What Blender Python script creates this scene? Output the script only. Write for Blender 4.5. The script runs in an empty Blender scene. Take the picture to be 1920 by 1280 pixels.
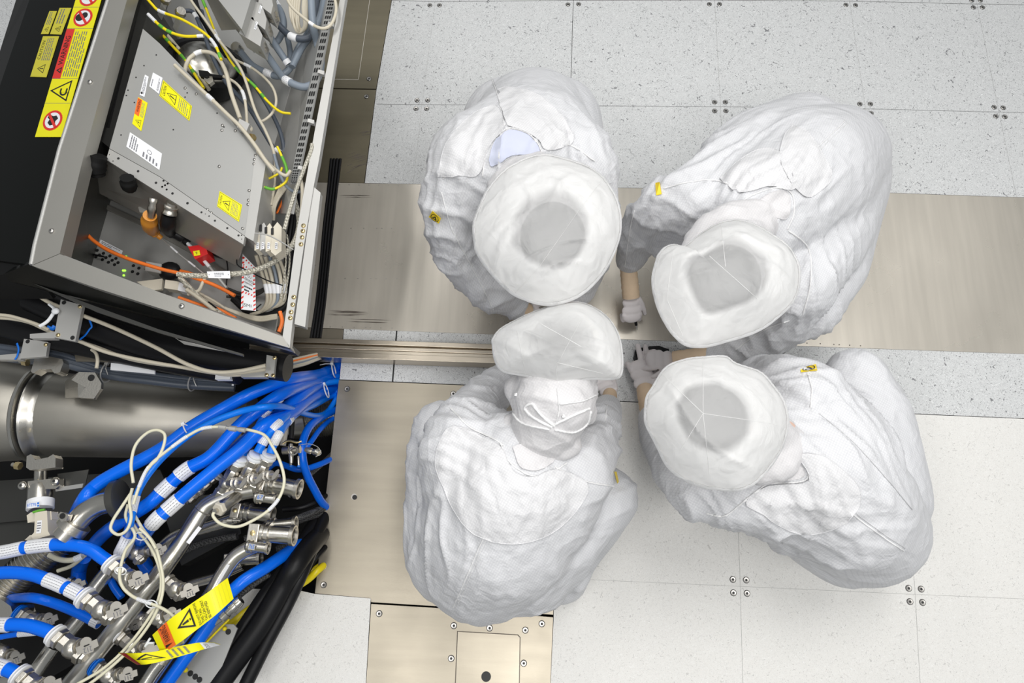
import bpy, math, random
from math import pi, sin, cos, radians
from mathutils import Vector, Matrix, Euler, noise, geometry
from mathutils.bvhtree import BVHTree

random.seed(7)
scn = bpy.context.scene
COL = scn.collection

# ---------------------------------------------------------------- camera
FPX = 1280.0
CAM_LOC = Vector((0.477, -2.362, 2.401))
CAM_ROT = Euler((0.307, 0.014, 0.041), 'XYZ')
CAM_M = CAM_ROT.to_matrix()
cd = bpy.data.cameras.new('camera')
cd.sensor_width = 36.0
cd.lens = FPX / 1920 * 36
cd.clip_start = 0.02
cam = bpy.data.objects.new('camera', cd)
cam.location = CAM_LOC
cam.rotation_euler = CAM_ROT
COL.objects.link(cam)
scn.camera = cam

# ---------------------------------------------------------------- light
w = bpy.data.worlds.new('world')
scn.world = w
w.use_nodes = True
w.node_tree.nodes['Background'].inputs[0].default_value = (0.93, 0.97, 1.0, 1)
w.node_tree.nodes['Background'].inputs[1].default_value = 0.17


def area(name, loc, size, energy, color=(1, 1, 1), rot=(0, 0, 0)):
    l = bpy.data.lights.new(name, 'AREA')
    l.shape = 'RECTANGLE'
    l.size, l.size_y = size
    l.energy = energy
    l.color = color
    o = bpy.data.objects.new(name, l)
    o.location = loc
    o.rotation_euler = rot
    COL.objects.link(o)
    return o


# flat clean-room ceiling luminaires above the camera, some added and placed to brighten the steel
for i, (lx, ly, en) in enumerate([(-0.6, -3.2, 34), (0.9, -3.2, 70), (2.6, -3.2, 42), (1.0, -1.3, 78), (2.7, -0.9, 34), (-1.2, -1.2, 22),
                                  (0.5, 0.5, 34), (-0.9, 0.45, 40), (4.3, -1.4, 9), (4.0, 0.6, 9), (4.3, -3.4, 8)]):
    area('ceiling_panel_light', (lx, ly, 3.5), (0.55, 1.25), en * 0.31, (1, 0.985, 0.965))

vs = scn.view_settings
vs.view_transform = 'Standard'
vs.look = 'None'
vs.gamma = 1
vs.use_curve_mapping = False
vs.exposure = 0.70


# ---------------------------------------------------------------- rays of the photograph
def ray(u, v):
    return CAM_M @ Vector(((u - 960) / FPX, (640 - v) / FPX, -1.0))


def P(u, v, z=0.0):
    d = ray(u, v)
    return CAM_LOC + d * ((z - CAM_LOC.z) / d.z)


def mpp(u, v, z=0.0):
    """metres per pixel at the height z"""
    d = ray(u, v)
    return ((z - CAM_LOC.z) / d.z) / FPX


# ---------------------------------------------------------------- materials
MATS = {}


def mat(name, color=(0.8, 0.8, 0.8), rough=0.5, metal=0.0, spec=0.5, bump=0.0, bscale=40.0, var=0.0, vscale=6.0, emit=0.0,
        coat=0.0, stretch=None, sss=0.0):
    if name in MATS:
        return MATS[name]
    m = bpy.data.materials.new(name)
    m.use_nodes = True
    nt = m.node_tree
    b = nt.nodes['Principled BSDF']
    b.inputs['Base Color'].default_value = (*color, 1)
    b.inputs['Roughness'].default_value = rough
    b.inputs['Metallic'].default_value = metal
    b.inputs['Specular IOR Level'].default_value = spec
    b.inputs['Coat Weight'].default_value = coat
    b.inputs['Coat Roughness'].default_value = 0.1
    if emit:
        b.inputs['Emission Color'].default_value = (*color, 1)
        b.inputs['Emission Strength'].default_value = emit
    tc = nt.nodes.new('ShaderNodeTexCoord')
    mp = nt.nodes.new('ShaderNodeMapping')
    nt.links.new(tc.outputs['Object'], mp.inputs[0])
    if stretch:
        mp.inputs['Scale'].default_value = stretch
    if var:
        n = nt.nodes.new('ShaderNodeTexNoise')
        n.inputs['Scale'].default_value = vscale
        n.inputs['Detail'].default_value = 5
        nt.links.new(mp.outputs[0], n.inputs['Vector'])
        r = nt.nodes.new('ShaderNodeMapRange')
        r.inputs[1].default_value = 0.3
        r.inputs[2].default_value = 0.7
        r.inputs[3].default_value = 1 - var
        r.inputs[4].default_value = 1 + var
        nt.links.new(n.outputs[0], r.inputs[0])
        mx = nt.nodes.new('ShaderNodeMix')
        mx.data_type = 'RGBA'
        mx.blend_type = 'MULTIPLY'
        mx.inputs[0].default_value = 1
        mx.inputs[6].default_value = (*color, 1)
        nt.links.new(r.outputs[0], mx.inputs[7])
        nt.links.new(mx.outputs[2], b.inputs['Base Color'])
    if bump:
        n = nt.nodes.new('ShaderNodeTexNoise')
        n.inputs['Scale'].default_value = bscale
        n.inputs['Detail'].default_value = 4
        nt.links.new(mp.outputs[0], n.inputs['Vector'])
        bp = nt.nodes.new('ShaderNodeBump')
        bp.inputs['Strength'].default_value = bump
        bp.inputs['Distance'].default_value = 0.004
        nt.links.new(n.outputs[0], bp.inputs['Height'])
        nt.links.new(bp.outputs[0], b.inputs['Normal'])
    MATS[name] = m
    return m


def cloth_mat(name, color, grid=0.035, transp=0.0, rough=0.75, cell=160.0, ang=0.5):
    """clean-room fabric: matt, lets some light through, with a fine woven grid"""
    if name in MATS:
        return MATS[name]
    m = bpy.data.materials.new(name)
    m.use_nodes = True
    nt = m.node_tree
    b = nt.nodes['Principled BSDF']
    out = nt.nodes['Material Output']
    b.inputs['Roughness'].default_value = rough
    b.inputs['Specular IOR Level'].default_value = 0.25
    b.inputs['Sheen Weight'].default_value = 0.15
    tc = nt.nodes.new('ShaderNodeTexCoord')
    mp = nt.nodes.new('ShaderNodeMapping')
    mp.inputs['Rotation'].default_value = (0, 0, ang)
    nt.links.new(tc.outputs['Object'], mp.inputs[0])
    mx0 = None
    for ax in ('X', 'Y'):
        wv = nt.nodes.new('ShaderNodeTexWave')
        wv.bands_direction = ax
        wv.inputs['Scale'].default_value = cell / 6.28 * 2
        wv.inputs['Distortion'].default_value = 0.6
        wv.inputs['Detail'].default_value = 1
        wv.inputs['Detail Scale'].default_value = 0.1
        nt.links.new(mp.outputs[0], wv.inputs['Vector'])
        pw = nt.nodes.new('ShaderNodeMath')
        pw.operation = 'POWER'
        pw.inputs[1].default_value = 5
        nt.links.new(wv.outputs['Fac'], pw.inputs[0])
        if mx0 is None:
            mx0 = pw
        else:
            mm = nt.nodes.new('ShaderNodeMath')
            mm.operation = 'MAXIMUM'
            nt.links.new(mx0.outputs[0], mm.inputs[0])
            nt.links.new(pw.outputs[0], mm.inputs[1])
            mx0 = mm
    mx = nt.nodes.new('ShaderNodeMix')
    mx.data_type = 'RGBA'
    mx.inputs[6].default_value = (*color, 1)
    mx.inputs[7].default_value = (color[0] * (1 - grid * 4), color[1] * (1 - grid * 4), color[2] * (1 - grid * 3.6), 1)
    nt.links.new(mx0.outputs[0], mx.inputs[0])
    nt.links.new(mx.outputs[2], b.inputs['Base Color'])
    n = nt.nodes.new('ShaderNodeTexNoise')
    n.inputs['Scale'].default_value = 22
    n.inputs['Detail'].default_value = 5
    n.inputs['Distortion'].default_value = 0.8
    nt.links.new(tc.outputs['Object'], n.inputs['Vector'])
    bp = nt.nodes.new('ShaderNodeBump')
    bp.inputs['Strength'].default_value = 0.4
    bp.inputs['Distance'].default_value = 0.014
    n2 = nt.nodes.new('ShaderNodeTexNoise')
    n2.inputs['Scale'].default_value = 6.5
    n2.inputs['Detail'].default_value = 2
    n2.inputs['Distortion'].default_value = 0.7
    nt.links.new(tc.outputs['Object'], n2.inputs['Vector'])
    rd = nt.nodes.new('ShaderNodeMath')
    rd.operation = 'PINGPONG'
    rd.inputs[1].default_value = 0.5
    nt.links.new(n2.outputs[0], rd.inputs[0])
    ad = nt.nodes.new('ShaderNodeMath')
    ad.operation = 'MULTIPLY_ADD'
    ad.inputs[1].default_value = 3.2 if not transp else 2.0
    nt.links.new(rd.outputs[0], ad.inputs[0])
    nt.links.new(n.outputs[0], ad.inputs[2])
    nt.links.new(ad.outputs[0], bp.inputs['Height'])
    nt.links.new(bp.outputs[0], b.inputs['Normal'])
    tr = nt.nodes.new('ShaderNodeBsdfTranslucent')
    tr.inputs[0].default_value = (*color, 1)
    ms = nt.nodes.new('ShaderNodeMixShader')
    ms.inputs[0].default_value = 0.34 if transp else 0.0
    nt.links.new(b.outputs[0], ms.inputs[1])
    nt.links.new(tr.outputs[0], ms.inputs[2])
    last = ms
    if transp:
        tp = nt.nodes.new('ShaderNodeBsdfTransparent')
        m2 = nt.nodes.new('ShaderNodeMixShader')
        m2.inputs[0].default_value = transp
        nt.links.new(ms.outputs[0], m2.inputs[1])
        nt.links.new(tp.outputs[0], m2.inputs[2])
        last = m2
    nt.links.new(last.outputs[0], out.inputs[0])
    MATS[name] = m
    return m


def vinyl_mat(name, base, dark, light, amount=0.5, scale=1.0):
    """speckled conductive vinyl tile: short dark and light chips in a pale base"""
    m = bpy.data.materials.new(name)
    m.use_nodes = True
    nt = m.node_tree
    b = nt.nodes['Principled BSDF']
    b.inputs['Roughness'].default_value = 0.45
    b.inputs['Specular IOR Level'].default_value = 0.3
    tc = nt.nodes.new('ShaderNodeTexCoord')
    cur = None

    def chips(sc, lo, hi, dist, off, st=(1, 1, 1)):
        mp = nt.nodes.new('ShaderNodeMapping')
        mp.inputs['Location'].default_value = (off, off * 2, off)
        mp.inputs['Scale'].default_value = st
        nt.links.new(tc.outputs['Object'], mp.inputs[0])
        n = nt.nodes.new('ShaderNodeTexNoise')
        n.inputs['Scale'].default_value = sc
        n.inputs['Detail'].default_value = 2
        n.inputs['Distortion'].default_value = dist
        nt.links.new(mp.outputs[0], n.inputs['Vector'])
        r = nt.nodes.new('ShaderNodeMapRange')
        r.inputs[1].default_value = lo
        r.inputs[2].default_value = hi
        nt.links.new(n.outputs[0], r.inputs[0])
        return r

    def over(prev, fac, col, k):
        mx = nt.nodes.new('ShaderNodeMix')
        mx.data_type = 'RGBA'
        ml = nt.nodes.new('ShaderNodeMath')
        ml.operation = 'MULTIPLY'
        ml.inputs[1].default_value = k
        nt.links.new(fac.outputs[0], ml.inputs[0])
        nt.links.new(ml.outputs[0], mx.inputs[0])
        if prev is None:
            mx.inputs[6].default_value = (*base, 1)
        else:
            nt.links.new(prev.outputs[2], mx.inputs[6])
        mx.inputs[7].default_value = (*col, 1)
        return mx

    mid = tuple(x * 0.8 for x in base)
    cur = over(None, chips(150 * scale, 0.53, 0.60, 1.5, 3.1), mid, 0.30 * amount + 0.08)
    cur = over(cur, chips(105 * scale, 0.60, 0.635, 2.5, 9.7, (1, 1.5, 1)), light, 0.8)
    cur = over(cur, chips(95 * scale, 0.625, 0.65, 3.0, 17.3, (1.4, 1, 1)), dark, amount)
    cur = over(cur, chips(42 * scale, 0.675, 0.69, 2.4, 27.7), dark, amount)
    nt.links.new(cur.outputs[2], b.inputs['Base Color'])
    MATS[name] = m
    return m


def steel_mat(name, color, rough=0.36, streak=(1, 14, 1), var=0.06, metal=1.0, bump=0.06):
    """brushed steel sheet with faint wear"""
    if name in MATS:
        return MATS[name]
    m = mat(name, color, rough, metal, var=var, vscale=2.2, bump=bump, bscale=60, stretch=streak)
    nt = m.node_tree
    tc = nt.nodes.new('ShaderNodeTexCoord')
    n = nt.nodes.new('ShaderNodeTexNoise')
    n.inputs['Scale'].default_value = 3.5
    n.inputs['Detail'].default_value = 6
    nt.links.new(tc.outputs['Object'], n.inputs['Vector'])
    r = nt.nodes.new('ShaderNodeMapRange')
    r.inputs[1].default_value = 0.3
    r.inputs[2].default_value = 0.7
    r.inputs[3].default_value = rough - 0.05
    r.inputs[4].default_value = rough + 0.09
    nt.links.new(n.outputs[0], r.inputs[0])
    nt.links.new(r.outputs[0], nt.nodes['Principled BSDF'].inputs['Roughness'])
    return m


def braid_mat(name, base, light, scale=180):
    if name in MATS:
        return MATS[name]
    m = mat(name, base, 0.5)
    nt = m.node_tree
    tc = nt.nodes.new('ShaderNodeTexCoord')
    ck = nt.nodes.new('ShaderNodeTexChecker')
    ck.inputs['Scale'].default_value = scale
    ck.inputs[1].default_value = (*base, 1)
    ck.inputs[2].default_value = (*light, 1)
    mp = nt.nodes.new('ShaderNodeMapping')
    mp.inputs['Rotation'].default_value = (0.5, 0.4, 0.785)
    nt.links.new(tc.outputs['Object'], mp.inputs[0])
    nt.links.new(mp.outputs[0], ck.inputs[0])
    nt.links.new(ck.outputs[0], nt.nodes['Principled BSDF'].inputs['Base Color'])
    return m


M_COV = cloth_mat('coverall_fabric', (0.67, 0.675, 0.69), 0.032)
M_YOKE = cloth_mat('coverall_double_layer', (0.70, 0.70, 0.708), 0.03)
M_HOOD = cloth_mat('hood_fabric', (0.66, 0.65, 0.655), 0.02)
M_CAP = cloth_mat('sheer_cap', (0.94, 0.94, 0.935), 0.0, transp=0.47)
M_CONTRAST_LINING = cloth_mat('cap_contrast_lining', (0.95, 0.95, 0.945), 0.0, transp=0.01)
_nt = M_CONTRAST_LINING.node_tree
_at = _nt.nodes.new('ShaderNodeAttribute')
_at.attribute_name = 'thin'
for _n in _nt.nodes:
    if _n.type == 'MIX_SHADER' and any(l.from_node.type == 'BSDF_TRANSPARENT' for l in _n.inputs[2].links):
        _nt.links.new(_at.outputs['Fac'], _n.inputs[0])
M_HEM = cloth_mat('cap_hem', (0.76, 0.76, 0.76), 0.0)
M_THREAD = cloth_mat('seam_thread', (0.50, 0.50, 0.51), 0.0)
M_GLOVE = mat('glove_knit', (0.73, 0.69, 0.69), 0.7, bump=0.1, bscale=300)
M_CUFF = mat('beige_cuff', (0.72, 0.55, 0.38), 0.6, var=0.06, vscale=20, bump=0.3, bscale=40)
M_SKIN = mat('skin', (0.70, 0.48, 0.38), 0.5)
M_HAIR = mat('dark_hair', (0.015, 0.016, 0.018), 0.6, bump=0.4, bscale=120)
M_SHIRT = mat('pale_blue_undershirt', (0.55, 0.58, 0.70), 0.8)
M_BOOT = mat('white_overshoe', (0.75, 0.75, 0.76), 0.6)
M_TAG_Y = mat('tag_yellow', (0.85, 0.62, 0.02), 0.5)
M_BLACK = mat('black_print', (0.01, 0.01, 0.01), 0.5)
M_SNAP = mat('snap_metal', (0.6, 0.6, 0.6), 0.3, 1.0)

M_VINYL = vinyl_mat('grey_speckled_vinyl', (0.63, 0.64, 0.64), (0.10, 0.10, 0.11), (0.85, 0.86, 0.86), 0.75)
M_VINYL_W = vinyl_mat('pale_speckled_vinyl', (0.77, 0.76, 0.73), (0.30, 0.29, 0.28), (0.86, 0.86, 0.84), 0.4, 1.25)
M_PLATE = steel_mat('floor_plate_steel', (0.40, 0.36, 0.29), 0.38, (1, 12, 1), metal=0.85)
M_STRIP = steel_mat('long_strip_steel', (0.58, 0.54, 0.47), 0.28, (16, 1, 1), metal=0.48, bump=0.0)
M_PLATE_SHADED = steel_mat('shaded_tinted_plate_steel', (0.27, 0.24, 0.17), 0.4, (1, 12, 1), metal=0.85)  # brown tint with the cabinet's shade darkened into the colour
M_SEAM = mat('dark_gap', (0.02, 0.02, 0.02), 0.8)
M_SEAML = mat('faint_joint', (0.40, 0.40, 0.39), 0.7)
M_SCREW = mat('screw_steel', (0.55, 0.53, 0.5), 0.35, 1.0)
M_SCREW_D = mat('screw_recess', (0.03, 0.03, 0.03), 0.6)
M_INOX = steel_mat('stainless_pipe', (0.62, 0.60, 0.55), 0.27, (1, 1, 1), var=0.05, bump=0.03)
M_DUCT = steel_mat('duct_steel', (0.50, 0.475, 0.42), 0.42, (1, 1, 1), var=0.08, bump=0.04)
M_INOX_R = mat('cast_stainless', (0.62, 0.59, 0.53), 0.34, 1.0, bump=0.12, bscale=180)
M_GREY = mat('grey_painted_sheet', (0.40, 0.40, 0.385), 0.42, 0.35, var=0.03, vscale=3)
M_GREY_L = mat('light_grey_sheet', (0.47, 0.465, 0.445), 0.4, 0.4, var=0.02)
M_FRAME = mat('frame_sheet', (0.36, 0.35, 0.32), 0.38, 0.6, var=0.05, vscale=2.5, bump=0.03, bscale=200)
M_DARK = mat('black_gloss_panel', (0.0035, 0.004, 0.0035), 0.3, 0.0, spec=0.08)
M_DARKM = mat('black_matt_sheet', (0.008, 0.008, 0.008), 0.6, spec=0.2)
M_DARKG = mat('dark_grey_metal', (0.07, 0.07, 0.065), 0.4, 0.5)
M_RUBBER = mat('black_rubber', (0.008, 0.008, 0.009), 0.42, spec=0.25)
M_BLUE = mat('blue_hose', (0.0, 0.15, 0.85), 0.26, spec=0.35, coat=0.05)
M_BLUE_L = mat('light_blue_hose', (0.003, 0.20, 0.86), 0.28, spec=0.35, coat=0.05)
M_BEIGE = mat('beige_cable', (0.58, 0.53, 0.42), 0.45)
M_CREAM = mat('cream_cable', (0.72, 0.69, 0.52), 0.42)
M_GCAB = mat('grey_blue_cable', (0.22, 0.26, 0.31), 0.4)
M_GCAB_D = mat('slate_cable', (0.07, 0.085, 0.11), 0.4)
M_ORANGE = mat('orange_cable', (0.9, 0.2, 0.03), 0.35)
M_YELLOW = mat('yellow_cable', (0.85, 0.68, 0.01), 0.35)
M_GREEN = mat('green_cable', (0.13, 0.42, 0.04), 0.4)
M_WHITE = mat('white_label', (0.85, 0.86, 0.88), 0.45)
M_PRINT = mat('grey_print', (0.18, 0.18, 0.2), 0.5)
M_STY = mat('sticker_yellow', (0.86, 0.80, 0.0), 0.4)
M_STR = mat('sticker_red', (0.72, 0.03, 0.02), 0.4)
M_STO = mat('sticker_orange', (0.9, 0.16, 0.02), 0.4)
M_BRASS = mat('brass', (0.75, 0.6, 0.32), 0.3, 1.0)
M_RED = mat('red_plastic', (0.6, 0.01, 0.01), 0.4)
M_TIE = mat('white_tie', (0.8, 0.82, 0.84), 0.4)
M_TIEB = mat('blue_tie', (0.0, 0.16, 0.7), 0.4)
M_LED = mat('green_led', (0.3, 0.9, 0.05), 0.4, emit=1.2)
M_AMBER = mat('amber_boot', (0.62, 0.25, 0.03), 0.35)
M_BRAID = braid_mat('braided_shield', (0.20, 0.19, 0.15), (0.62, 0.59, 0.50), 260)
M_BRAIDK = braid_mat('black_mesh_sleeve', (0.01, 0.01, 0.01), (0.10, 0.10, 0.10), 240)
M_TAG = mat('stamped_tag', (0.42, 0.40, 0.36), 0.4, 0.7)
M_IVORY = mat('ivory_plastic', (0.66, 0.61, 0.50), 0.45)


# ---------------------------------------------------------------- mesh builder
class MB:
    def __init__(self):
        self.v = []
        self.f = []
        self.m = []
        self.mats = []

    def mi(self, m):
        if m not in self.mats:
            self.mats.append(m)
        return self.mats.index(m)

    def add(self, vs, fs, m):
        n = len(self.v)
        self.v += [tuple(x) for x in vs]
        k = self.mi(m)
        for f in fs:
            self.f.append([n + i for i in f])
            self.m.append(k)
        return self

    def box(self, c, ax, m):
        """centre and three half-axis vectors"""
        c = Vector(c)
        a, b, d = [Vector(x) for x in ax]
        vs = [c + sx * a + sy * b + sz * d for sx in (-1, 1) for sy in (-1, 1) for sz in (-1, 1)]
        fs = [(0, 1, 3, 2), (4, 6, 7, 5), (0, 4, 5, 1), (2, 3, 7, 6), (0, 2, 6, 4), (1, 5, 7, 3)]
        if a.cross(b).dot(d) < 0:
            fs = [f[::-1] for f in fs]
        return self.add(vs, fs, m)

    def prism(self, top, dz, m, msides=None):
        """polygon of 3D points extruded by the vector or depth dz (downwards)"""
        top = [Vector(p) for p in top]
        d = Vector(dz) if not isinstance(dz, (int, float)) else Vector((0, 0, -dz))
        n = len(top)
        nrm = Vector()
        for i in range(n):
            nrm += top[i].cross(top[(i + 1) % n])
        if nrm.dot(d) > 0:
            top = top[::-1]
        bot = [p + d for p in top]
        self.add(top + bot, [list(range(n)), list(range(2 * n - 1, n - 1, -1))], m)
        self.add(top + bot, [(i, n + i, n + (i + 1) % n, (i + 1) % n) for i in range(n)], msides or m)
        return self

    def ppx(self, pts, z, depth, m, msides=None):
        return self.prism([P(u, v, z) for u, v in pts], depth, m, msides)

    def lathe(self, p0, d, prof, m, seg=20, caps=True):
        """profile [(distance along d, radius), ...] about the axis p0 + d"""
        p0 = Vector(p0)
        d = Vector(d).normalized()
        a = d.orthogonal().normalized()
        b = d.cross(a)
        vs, fs = [], []
        for t, r in prof:
            for k in range(seg):
                an = 2 * pi * k / seg
                vs.append(p0 + d * t + (a * cos(an) + b * sin(an)) * r)
        for i in range(len(prof) - 1):
            for k in range(seg):
                k2 = (k + 1) % seg
                fs.append((i * seg + k, i * seg + k2, (i + 1) * seg + k2, (i + 1) * seg + k))
        if caps:
            fs.append(list(range(seg))[::-1])
            fs.append([(len(prof) - 1) * seg + k for k in range(seg)])
        return self.add(vs, fs, m)

    def cyl(self, p0, p1, r, m, seg=18, r1=None):
        p0, p1 = Vector(p0), Vector(p1)
        return self.lathe(p0, p1 - p0, [(0, r), ((p1 - p0).length, r if r1 is None else r1)], m, seg)

    def ball(self, c, r, m, seg=16, rings=10, mtx=None):
        c = Vector(c)
        r = Vector(r) if not isinstance(r, (int, float)) else Vector((r, r, r))
        vs, fs = [], []
        for i in range(1, rings):
            th = pi * i / rings
            for k in range(seg):
                an = 2 * pi * k / seg
                q = Vector((sin(th) * cos(an) * r.x, sin(th) * sin(an) * r.y, cos(th) * r.z))
                vs.append(c + (mtx @ q if mtx else q))
        for i in range(rings - 2):
            for k in range(seg):
                k2 = (k + 1) % seg
                fs.append((i * seg + k, (i + 1) * seg + k, (i + 1) * seg + k2, i * seg + k2))
        q = Vector((0, 0, r.z))
        vs.append(c + (mtx @ q if mtx else q))
        vs.append(c - (mtx @ q if mtx else q))
        n = len(vs)
        for k in range(seg):
            k2 = (k + 1) % seg
            fs.append((n - 2, k, k2))
            fs.append((n - 1, (rings - 2) * seg + k2, (rings - 2) * seg + k))
        return self.add(vs, fs, m)

    def tube(self, pts, r, m, seg=10, prof=None, flat=1.0):
        """swept tube; r a number or a list; prof scales the radius at every ring"""
        n = len(pts)
        vs, fs = [], []
        t0 = (pts[1] - pts[0]).normalized()
        a = t0.orthogonal().normalized()
        for i in range(n):
            t = (pts[min(i + 1, n - 1)] - pts[max(i - 1, 0)])
            if t.length < 1e-9:
                t = t0
            t = t.normalized()
            a = (a - t * a.dot(t))
            a = a.normalized() if a.length > 1e-6 else t.orthogonal().normalized()
            b = t.cross(a)
            rr = r[i] if isinstance(r, (list, tuple)) else r
            if prof:
                rr *= prof(i)
            for k in range(seg):
                an = 2 * pi * k / seg
                vs.append(pts[i] + a * cos(an) * rr + b * sin(an) * rr * flat)
        for i in range(n - 1):
            for k in range(seg):
                k2 = (k + 1) % seg
                fs.append((i * seg + k, i * seg + k2, (i + 1) * seg + k2, (i + 1) * seg + k))
        fs.append(list(range(seg))[::-1])
        fs.append([(n - 1) * seg + k for k in range(seg)])
        return self.add(vs, fs, m)

    def build(self, name, parent=None, smooth=35, bevel=0.0, label=None):
        me = bpy.data.meshes.new(name)
        o = bpy.data.objects.new(name, me)
        COL.objects.link(o)
        # keep the origin at the thing so that the reports and copies make sense
        vs = [Vector(v) for v in self.v]
        me.from_pydata([tuple(v) for v in vs], [], self.f)
        for m in self.mats:
            me.materials.append(m)
        me.polygons.foreach_set('material_index', self.m)
        if smooth:
            me.polygons.foreach_set('use_smooth', [True] * len(me.polygons))
            me.set_sharp_from_angle(angle=radians(smooth))
        me.update()
        if bevel:
            bv = o.modifiers.new('bevel', 'BEVEL')
            bv.width = bevel
            bv.segments = 2
            bv.limit_method = 'ANGLE'
            bv.angle_limit = radians(40)
        if parent:
            o.parent = parent
        if label:
            o['label'] = label
        return o


def tag(o, label, cat, group=None, kind=None):
    o['label'] = label
    o['category'] = cat
    if group:
        o['group'] = group
    if kind:
        o['kind'] = kind
    return o


def thing(name, label, cat, group=None, kind=None):
    """an Empty at the origin: its parts carry world coordinates"""
    o = bpy.data.objects.new(name, None)
    o.empty_display_size = 0.05
    COL.objects.link(o)
    tag(o, label, cat, group, kind)
    return o


def spline(pts, n=8):
    """Catmull-Rom through 3D points"""
    pts = [Vector(p) for p in pts]
    if len(pts) == 2:
        return [pts[0].lerp(pts[1], i / n) for i in range(n + 1)]
    q = [pts[0] * 2 - pts[1]] + pts + [pts[-1] * 2 - pts[-2]]
    out = []
    for i in range(1, len(q) - 2):
        p0, p1, p2, p3 = q[i - 1:i + 3]
        for k in range(n):
            t = k / n
            out.append(0.5 * ((2 * p1) + (p2 - p0) * t + (2 * p0 - 5 * p1 + 4 * p2 - p3) * t * t
                              + (3 * p1 - p0 - 3 * p2 + p3) * t ** 3))
    out.append(pts[-1])
    return out


def pz(path, z):
    """pixel path [(u, v) or (u, v, z)] at height z -> 3D points"""
    return [P(p[0], p[1], p[2] if len(p) > 2 else z) for p in path]


# ---------------------------------------------------------------- flat prints
def text_polys(s):
    """the outlines of a word as a mesh in a box 0..1 x 0..1"""
    cu = bpy.data.curves.new('word', 'FONT')
    cu.body = s
    cu.resolution_u = 2
    o = bpy.data.objects.new('word', cu)
    COL.objects.link(o)
    dg = bpy.context.evaluated_depsgraph_get()
    me = bpy.data.meshes.new_from_object(o.evaluated_get(dg))
    vs = [v.co.copy() for v in me.vertices]
    fs = [list(p.vertices) for p in me.polygons]
    bpy.data.objects.remove(o)
    bpy.data.curves.remove(cu)
    bpy.data.meshes.remove(me)
    x0, x1 = min(v.x for v in vs), max(v.x for v in vs)
    y0, y1 = min(v.y for v in vs), max(v.y for v in vs)
    return [((v.x - x0) / (x1 - x0), (v.y - y0) / (y1 - y0)) for v in vs], fs


class Decal:
    """printed sheet between four 3D corners: bottom left, bottom right, top right, top left of the reading side"""

    def __init__(self, c, m, thick=0.0006, up=None):
        self.c = [Vector(x) for x in c]
        self.n = (self.c[1] - self.c[0]).cross(self.c[3] - self.c[0]).normalized()
        self.mb = MB()
        self.lv = thick
        if m:
            top = [p + self.n * thick for p in self.c]
            self.mb.prism(top, -self.n * thick, m)

    def at(self, x, y, lift=0):
        a, b, c, d = self.c
        p = a.lerp(b, x).lerp(d.lerp(c, x), y)
        return p + self.n * (self.lv + 0.0003 * (1 + lift))

    def poly(self, pts, m, lift=0):
        self.mb.add([self.at(x, y, lift) for x, y in pts], [list(range(len(pts)))], m)
        return self

    def rect(self, x0, y0, x1, y1, m, lift=0):
        return self.poly([(x0, y0), (x1, y0), (x1, y1), (x0, y1)], m, lift)

    def text(self, s, x0, y0, x1, y1, m, lift=1):
        vs, fs = text_polys(s)
        self.mb.add([self.at(x0 + (x1 - x0) * x, y0 + (y1 - y0) * y, lift) for x, y in vs], fs, m)
        return self

    def lines(self, x0, y0, x1, y1, n, m, lift=1, fill=0.45):
        h = (y1 - y0) / n
        for i in range(n):
            y = y0 + i * h
            x = x0
            while x < x1 - 0.02:
                wd = (x1 - x0) * random.uniform(0.08, 0.25)
                if i == 0 and x > x0 + (x1 - x0) * 0.55:
                    break
                self.rect(x, y + h * (1 - fill) / 2, min(x + wd, x1), y + h * (1 + fill) / 2, m, lift)
                x += wd + (x1 - x0) * 0.03
        return self

    def disc(self, x, y, rx, ry, m, lift=0, r_in=0.0, seg=24):
        o = [(x + rx * cos(2 * pi * k / seg), y + ry * sin(2 * pi * k / seg)) for k in range(seg)]
        if not r_in:
            return self.poly(o, m, lift)
        i_ = [(x + rx * r_in * cos(2 * pi * k / seg), y + ry * r_in * sin(2 * pi * k / seg)) for k in range(seg)]
        vs = [self.at(a, b, lift) for a, b in o + i_]
        self.mb.add(vs, [(k, (k + 1) % seg, seg + (k + 1) % seg, seg + k) for k in range(seg)], m)
        return self

    def tri(self, x, y, rx, ry, m, lift=1, th=0.2):
        o = [(x + rx * cos(radians(a)), y + ry * sin(radians(a))) for a in (90, 210, 330)]
        i_ = [(x + rx * (1 - th) * cos(radians(a)), y + ry * (1 - th) * sin(radians(a))) for a in (90, 210, 330)]
        vs = [self.at(a, b, lift) for a, b in o + i_]
        self.mb.add(vs, [(k, (k + 1) % 3, 3 + (k + 1) % 3, 3 + k) for k in range(3)], m)
        return self

    def build(self, name, parent=None, label=None):
        return self.mb.build(name, parent, smooth=0, label=label)


# ================================================================ FLOOR
def seam(mb, pts, wd=0.0016, m=None, z=0.0005):
    for a, b in zip(pts[:-1], pts[1:]):
        A, B = P(*a, z), P(*b, z)
        t = (B - A).normalized()
        s = Vector((-t.y, t.x, 0)) * wd / 2
        mb.add([A - s, B - s, B + s, A + s], [(0, 1, 2, 3)], m or M_SEAM)


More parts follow.
